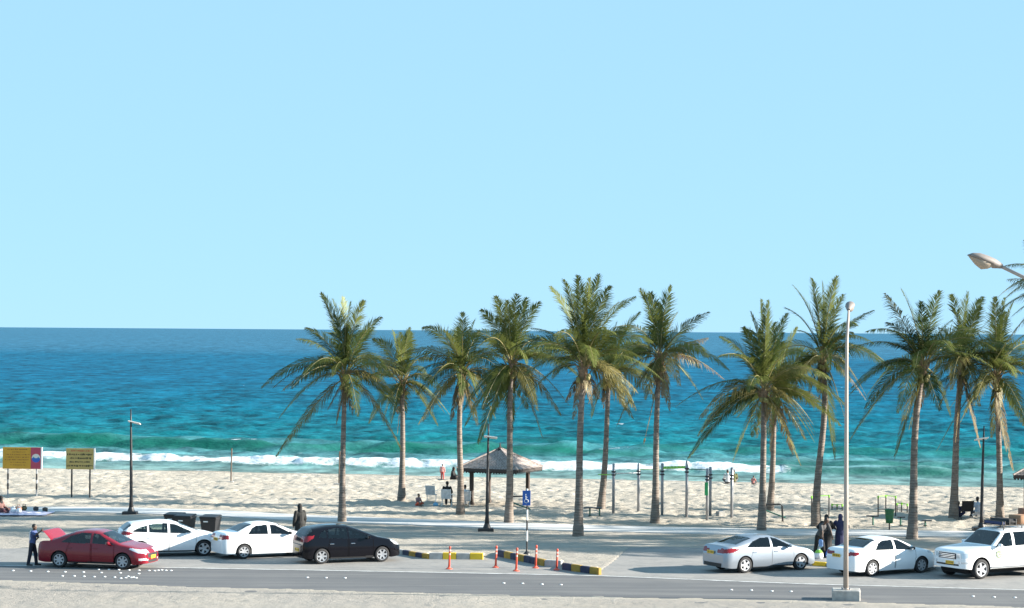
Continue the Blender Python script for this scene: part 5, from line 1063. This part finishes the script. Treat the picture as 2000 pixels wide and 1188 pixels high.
p = G(1471, 946); person('small child crouching at the water edge left of the dark palm trunk', p, R(60), pose_sit(.02, lean=.06), .62, ('rose', (.40, .16, .14)), ('grey', (.10, .08, .08)), 'short', 'm', 'short', None, .016, 'knee', group=sg)
p = G(1909, 1010); person('person in a pale blue shirt sitting on the sand beside a dark lamp post', p, R(100), pose_sit(.16, legs='chair'), 1.0, ('paleblue', (.45, .50, .58)), ('slate', (.06, .07, .09)), 'long', 'd', 'short', None, .016, group=sg)
camp_chair('black folding chair with a tall back right of the thick-footed palm', (1886, 1012), R(100), ('black', (.022, .018, .017)), .36, .52, .62, M_DARK)
camp_chair('pale low stool chair under the person in the pale blue shirt', (1909, 1010.5), R(100), ('offwhite', (.55, .53, .52)), .14, .16)
p = G(1872, 1010); person('person in indigo sitting against the thick-footed palm', p, R(70), pose_sit(.02), .9, ('indigo', (.03, .035, .09)), ('indigo', (.03, .035, .09)), 'long', 'd', 'short', None, .016, group=sg)
# picnic at the left edge
p = G(2, 1004); person('person sitting at the left edge of the picture beside the picnic cloth', p, R(-20), pose_sit(.02), 1.0, ('brown', (.14, .07, .06)), ('plum', (.10, .04, .05)), 'long', 'd', 'scarf', None, .016, group=sg)
p = G(46, 1005.5); q = MB(); nx, ny = 26, 10; vs = [(-1.35 + 2.7 * i / nx, -1.2 + 2.4 * j / ny, .075 + .03 * math.sin(i * 1.3 + j) * math.sin(j * 1.7)) for j in range(ny + 1) for i in range(nx + 1)]
q.add(vs, [(j * (nx + 1) + i, j * (nx + 1) + i + 1, (j + 1) * (nx + 1) + i + 1, (j + 1) * (nx + 1) + i) for j in range(ny) for i in range(nx)])
o = q.build('picnic_cloth', mat('picnic_cloth', (.50, .47, .58), .9, var=.35, vscale=1.6), None, True, p); tag(o, 'pale lilac picnic cloth spread on the sand at the left edge', 'cloth')
for i, (x, y, c, nm, lb, cat_) in enumerate([(36, 1001, (.60, .26, .14), 'bag', 'orange-brown bag on the picnic cloth', 'bag'), (47, 1000, (.05, .055, .03), 'bag', 'dark green bag in the middle of the picnic cloth', 'bag'), (70, 1000, (.05, .05, .055), 'pot', 'dark pot near the right end of the picnic cloth', 'pot'), (88, 1001.5, (.06, .05, .04), 'pot', 'small dark pot lying past the right end of the picnic cloth', 'pot'), (26, 1004.5, (.72, .72, .74), 'bag', 'white bag at the front of the picnic cloth', 'bag'), (37, 1005, (.75, .75, .75), 'bag', 'second white bag at the front of the picnic cloth, right of the first', 'bag')]):
    q = G(x, y); q.z = .06; mb = MB()
    if nm == 'bag': mb.box((0, 0, .13), (.34, .26, .26), (0, 0, i), .09); mb.tube([(-.08, 0, .22), (-.05, 0, .34), (.05, 0, .34), (.08, 0, .22)], .014, 6)
    else: mb.lathe([(.10, 0), (.14, .05), (.14, .17), (.09, .2), (.02, .21), (.02, .24), (.001, .24)], 14)
    t = thing(nm, lb, cat_, q); mb.build('body', cloth('item%d' % i, c), t, True)
# loads
def sack(label, px, dims, c, nm='sack', top=None, z=0):
    q = G(*px); q.z += z; t = thing(nm, label, nm, q); mb = MB(); x, y, h = dims
    mb.lathe([(x * .75, 0), (x, h * .25), (x * .92, h * .6), (x * .5, h * .85), (x * .22, h * .93), (x * .3, h)], 14); mb.build('body', cloth(nm + label[:6], c), t, True)
    if top: MB().lathe([(x * .94, h * .58), (x * .55, h * .86), (x * .25, h * .95)], 14).build('printed_band', cloth('lime', top), t, True)
sack('white sack with a green band on the ground between two saloons', (1599, 1092), (.2, .2, .42), (.72, .72, .74), 'sack', (.25, .55, .08))
sack('bright blue plastic bag beside the white sack', (1620, 1090), (.17, .17, .40), (.03, .12, .50), 'bag')
sack('small light blue bag on the sand left of the seated man', (851, 989), (.15, .15, .22), (.18, .40, .58), 'bag')
q = G(1407, 1009); t = thing('concrete_block', 'pale concrete block lying on the sand under the pull-up bars', 'block', q); MB().box((0, 0, .12), (.36, .36, .3), (0, 0, R(20)), .02).build('block', M_CONC, t); MB().box((.02, 0, .276), (.22, .2, .02), (0, 0, R(20))).build('socket_rim', M_STEEL, t)
# roof load of the off-roader, lying on the rack
Mx = Matrix.Translation(SUV.location) @ Matrix.Rotation(SUV.rotation_euler.z, 4, 'Z')
def load(nm, label, cat_, c, d, m_, rz=0, bev=.06, strap=True):
    t = thing(nm, label, cat_, Mx @ V3((c[0], c[1], 1.99)), SUV.rotation_euler.z + rz); MB().box((0, 0, d[2] / 2), d, None, bev).build('body', m_, t, True)
    if strap:
        for x in (-.28, .28): MB().box((x * d[0], 0, d[2] / 2 + .004), (.04, d[1] + .012, d[2] + .012)).build('strap', M_DARK, t)
load('roof_bag', 'long black soft bag lying across the off-roader roof rack', 'bag', (.85, 0, 0), (.60, 1.1, .22), cloth('bagblack', (.016, .016, .018)), 0, .10)
load('folded_mat', 'dark blue folded mat at the front of the roof rack', 'mat', (1.30, 0, 0), (.22, 1.05, .14), cloth('matblue', (.03, .04, .10)), 0, .04)
load('cardboard_box', 'brown cardboard box on the off-roader roof at the picture edge', 'box', (.1, .12, 0), (.60, .62, .34), mat('cardboard', (.30, .17, .10), .9, var=.12), R(6), .01, False)
load('cardboard_box', 'small brown carton behind the larger box on the off-roader roof', 'box', (-.45, -.2, 0), (.34, .40, .56), mat('cardboard_dark', (.22, .11, .07), .9, var=.15), R(-8), .01, False)
# fuse the figures
dg = bpy.context.evaluated_depsgraph_get()
for o in VOX:
    me = bpy.data.meshes.new_from_object(o.evaluated_get(dg)); me.name = o.data.name; o.modifiers.clear(); old = o.data; o.data = me; bpy.data.meshes.remove(old)
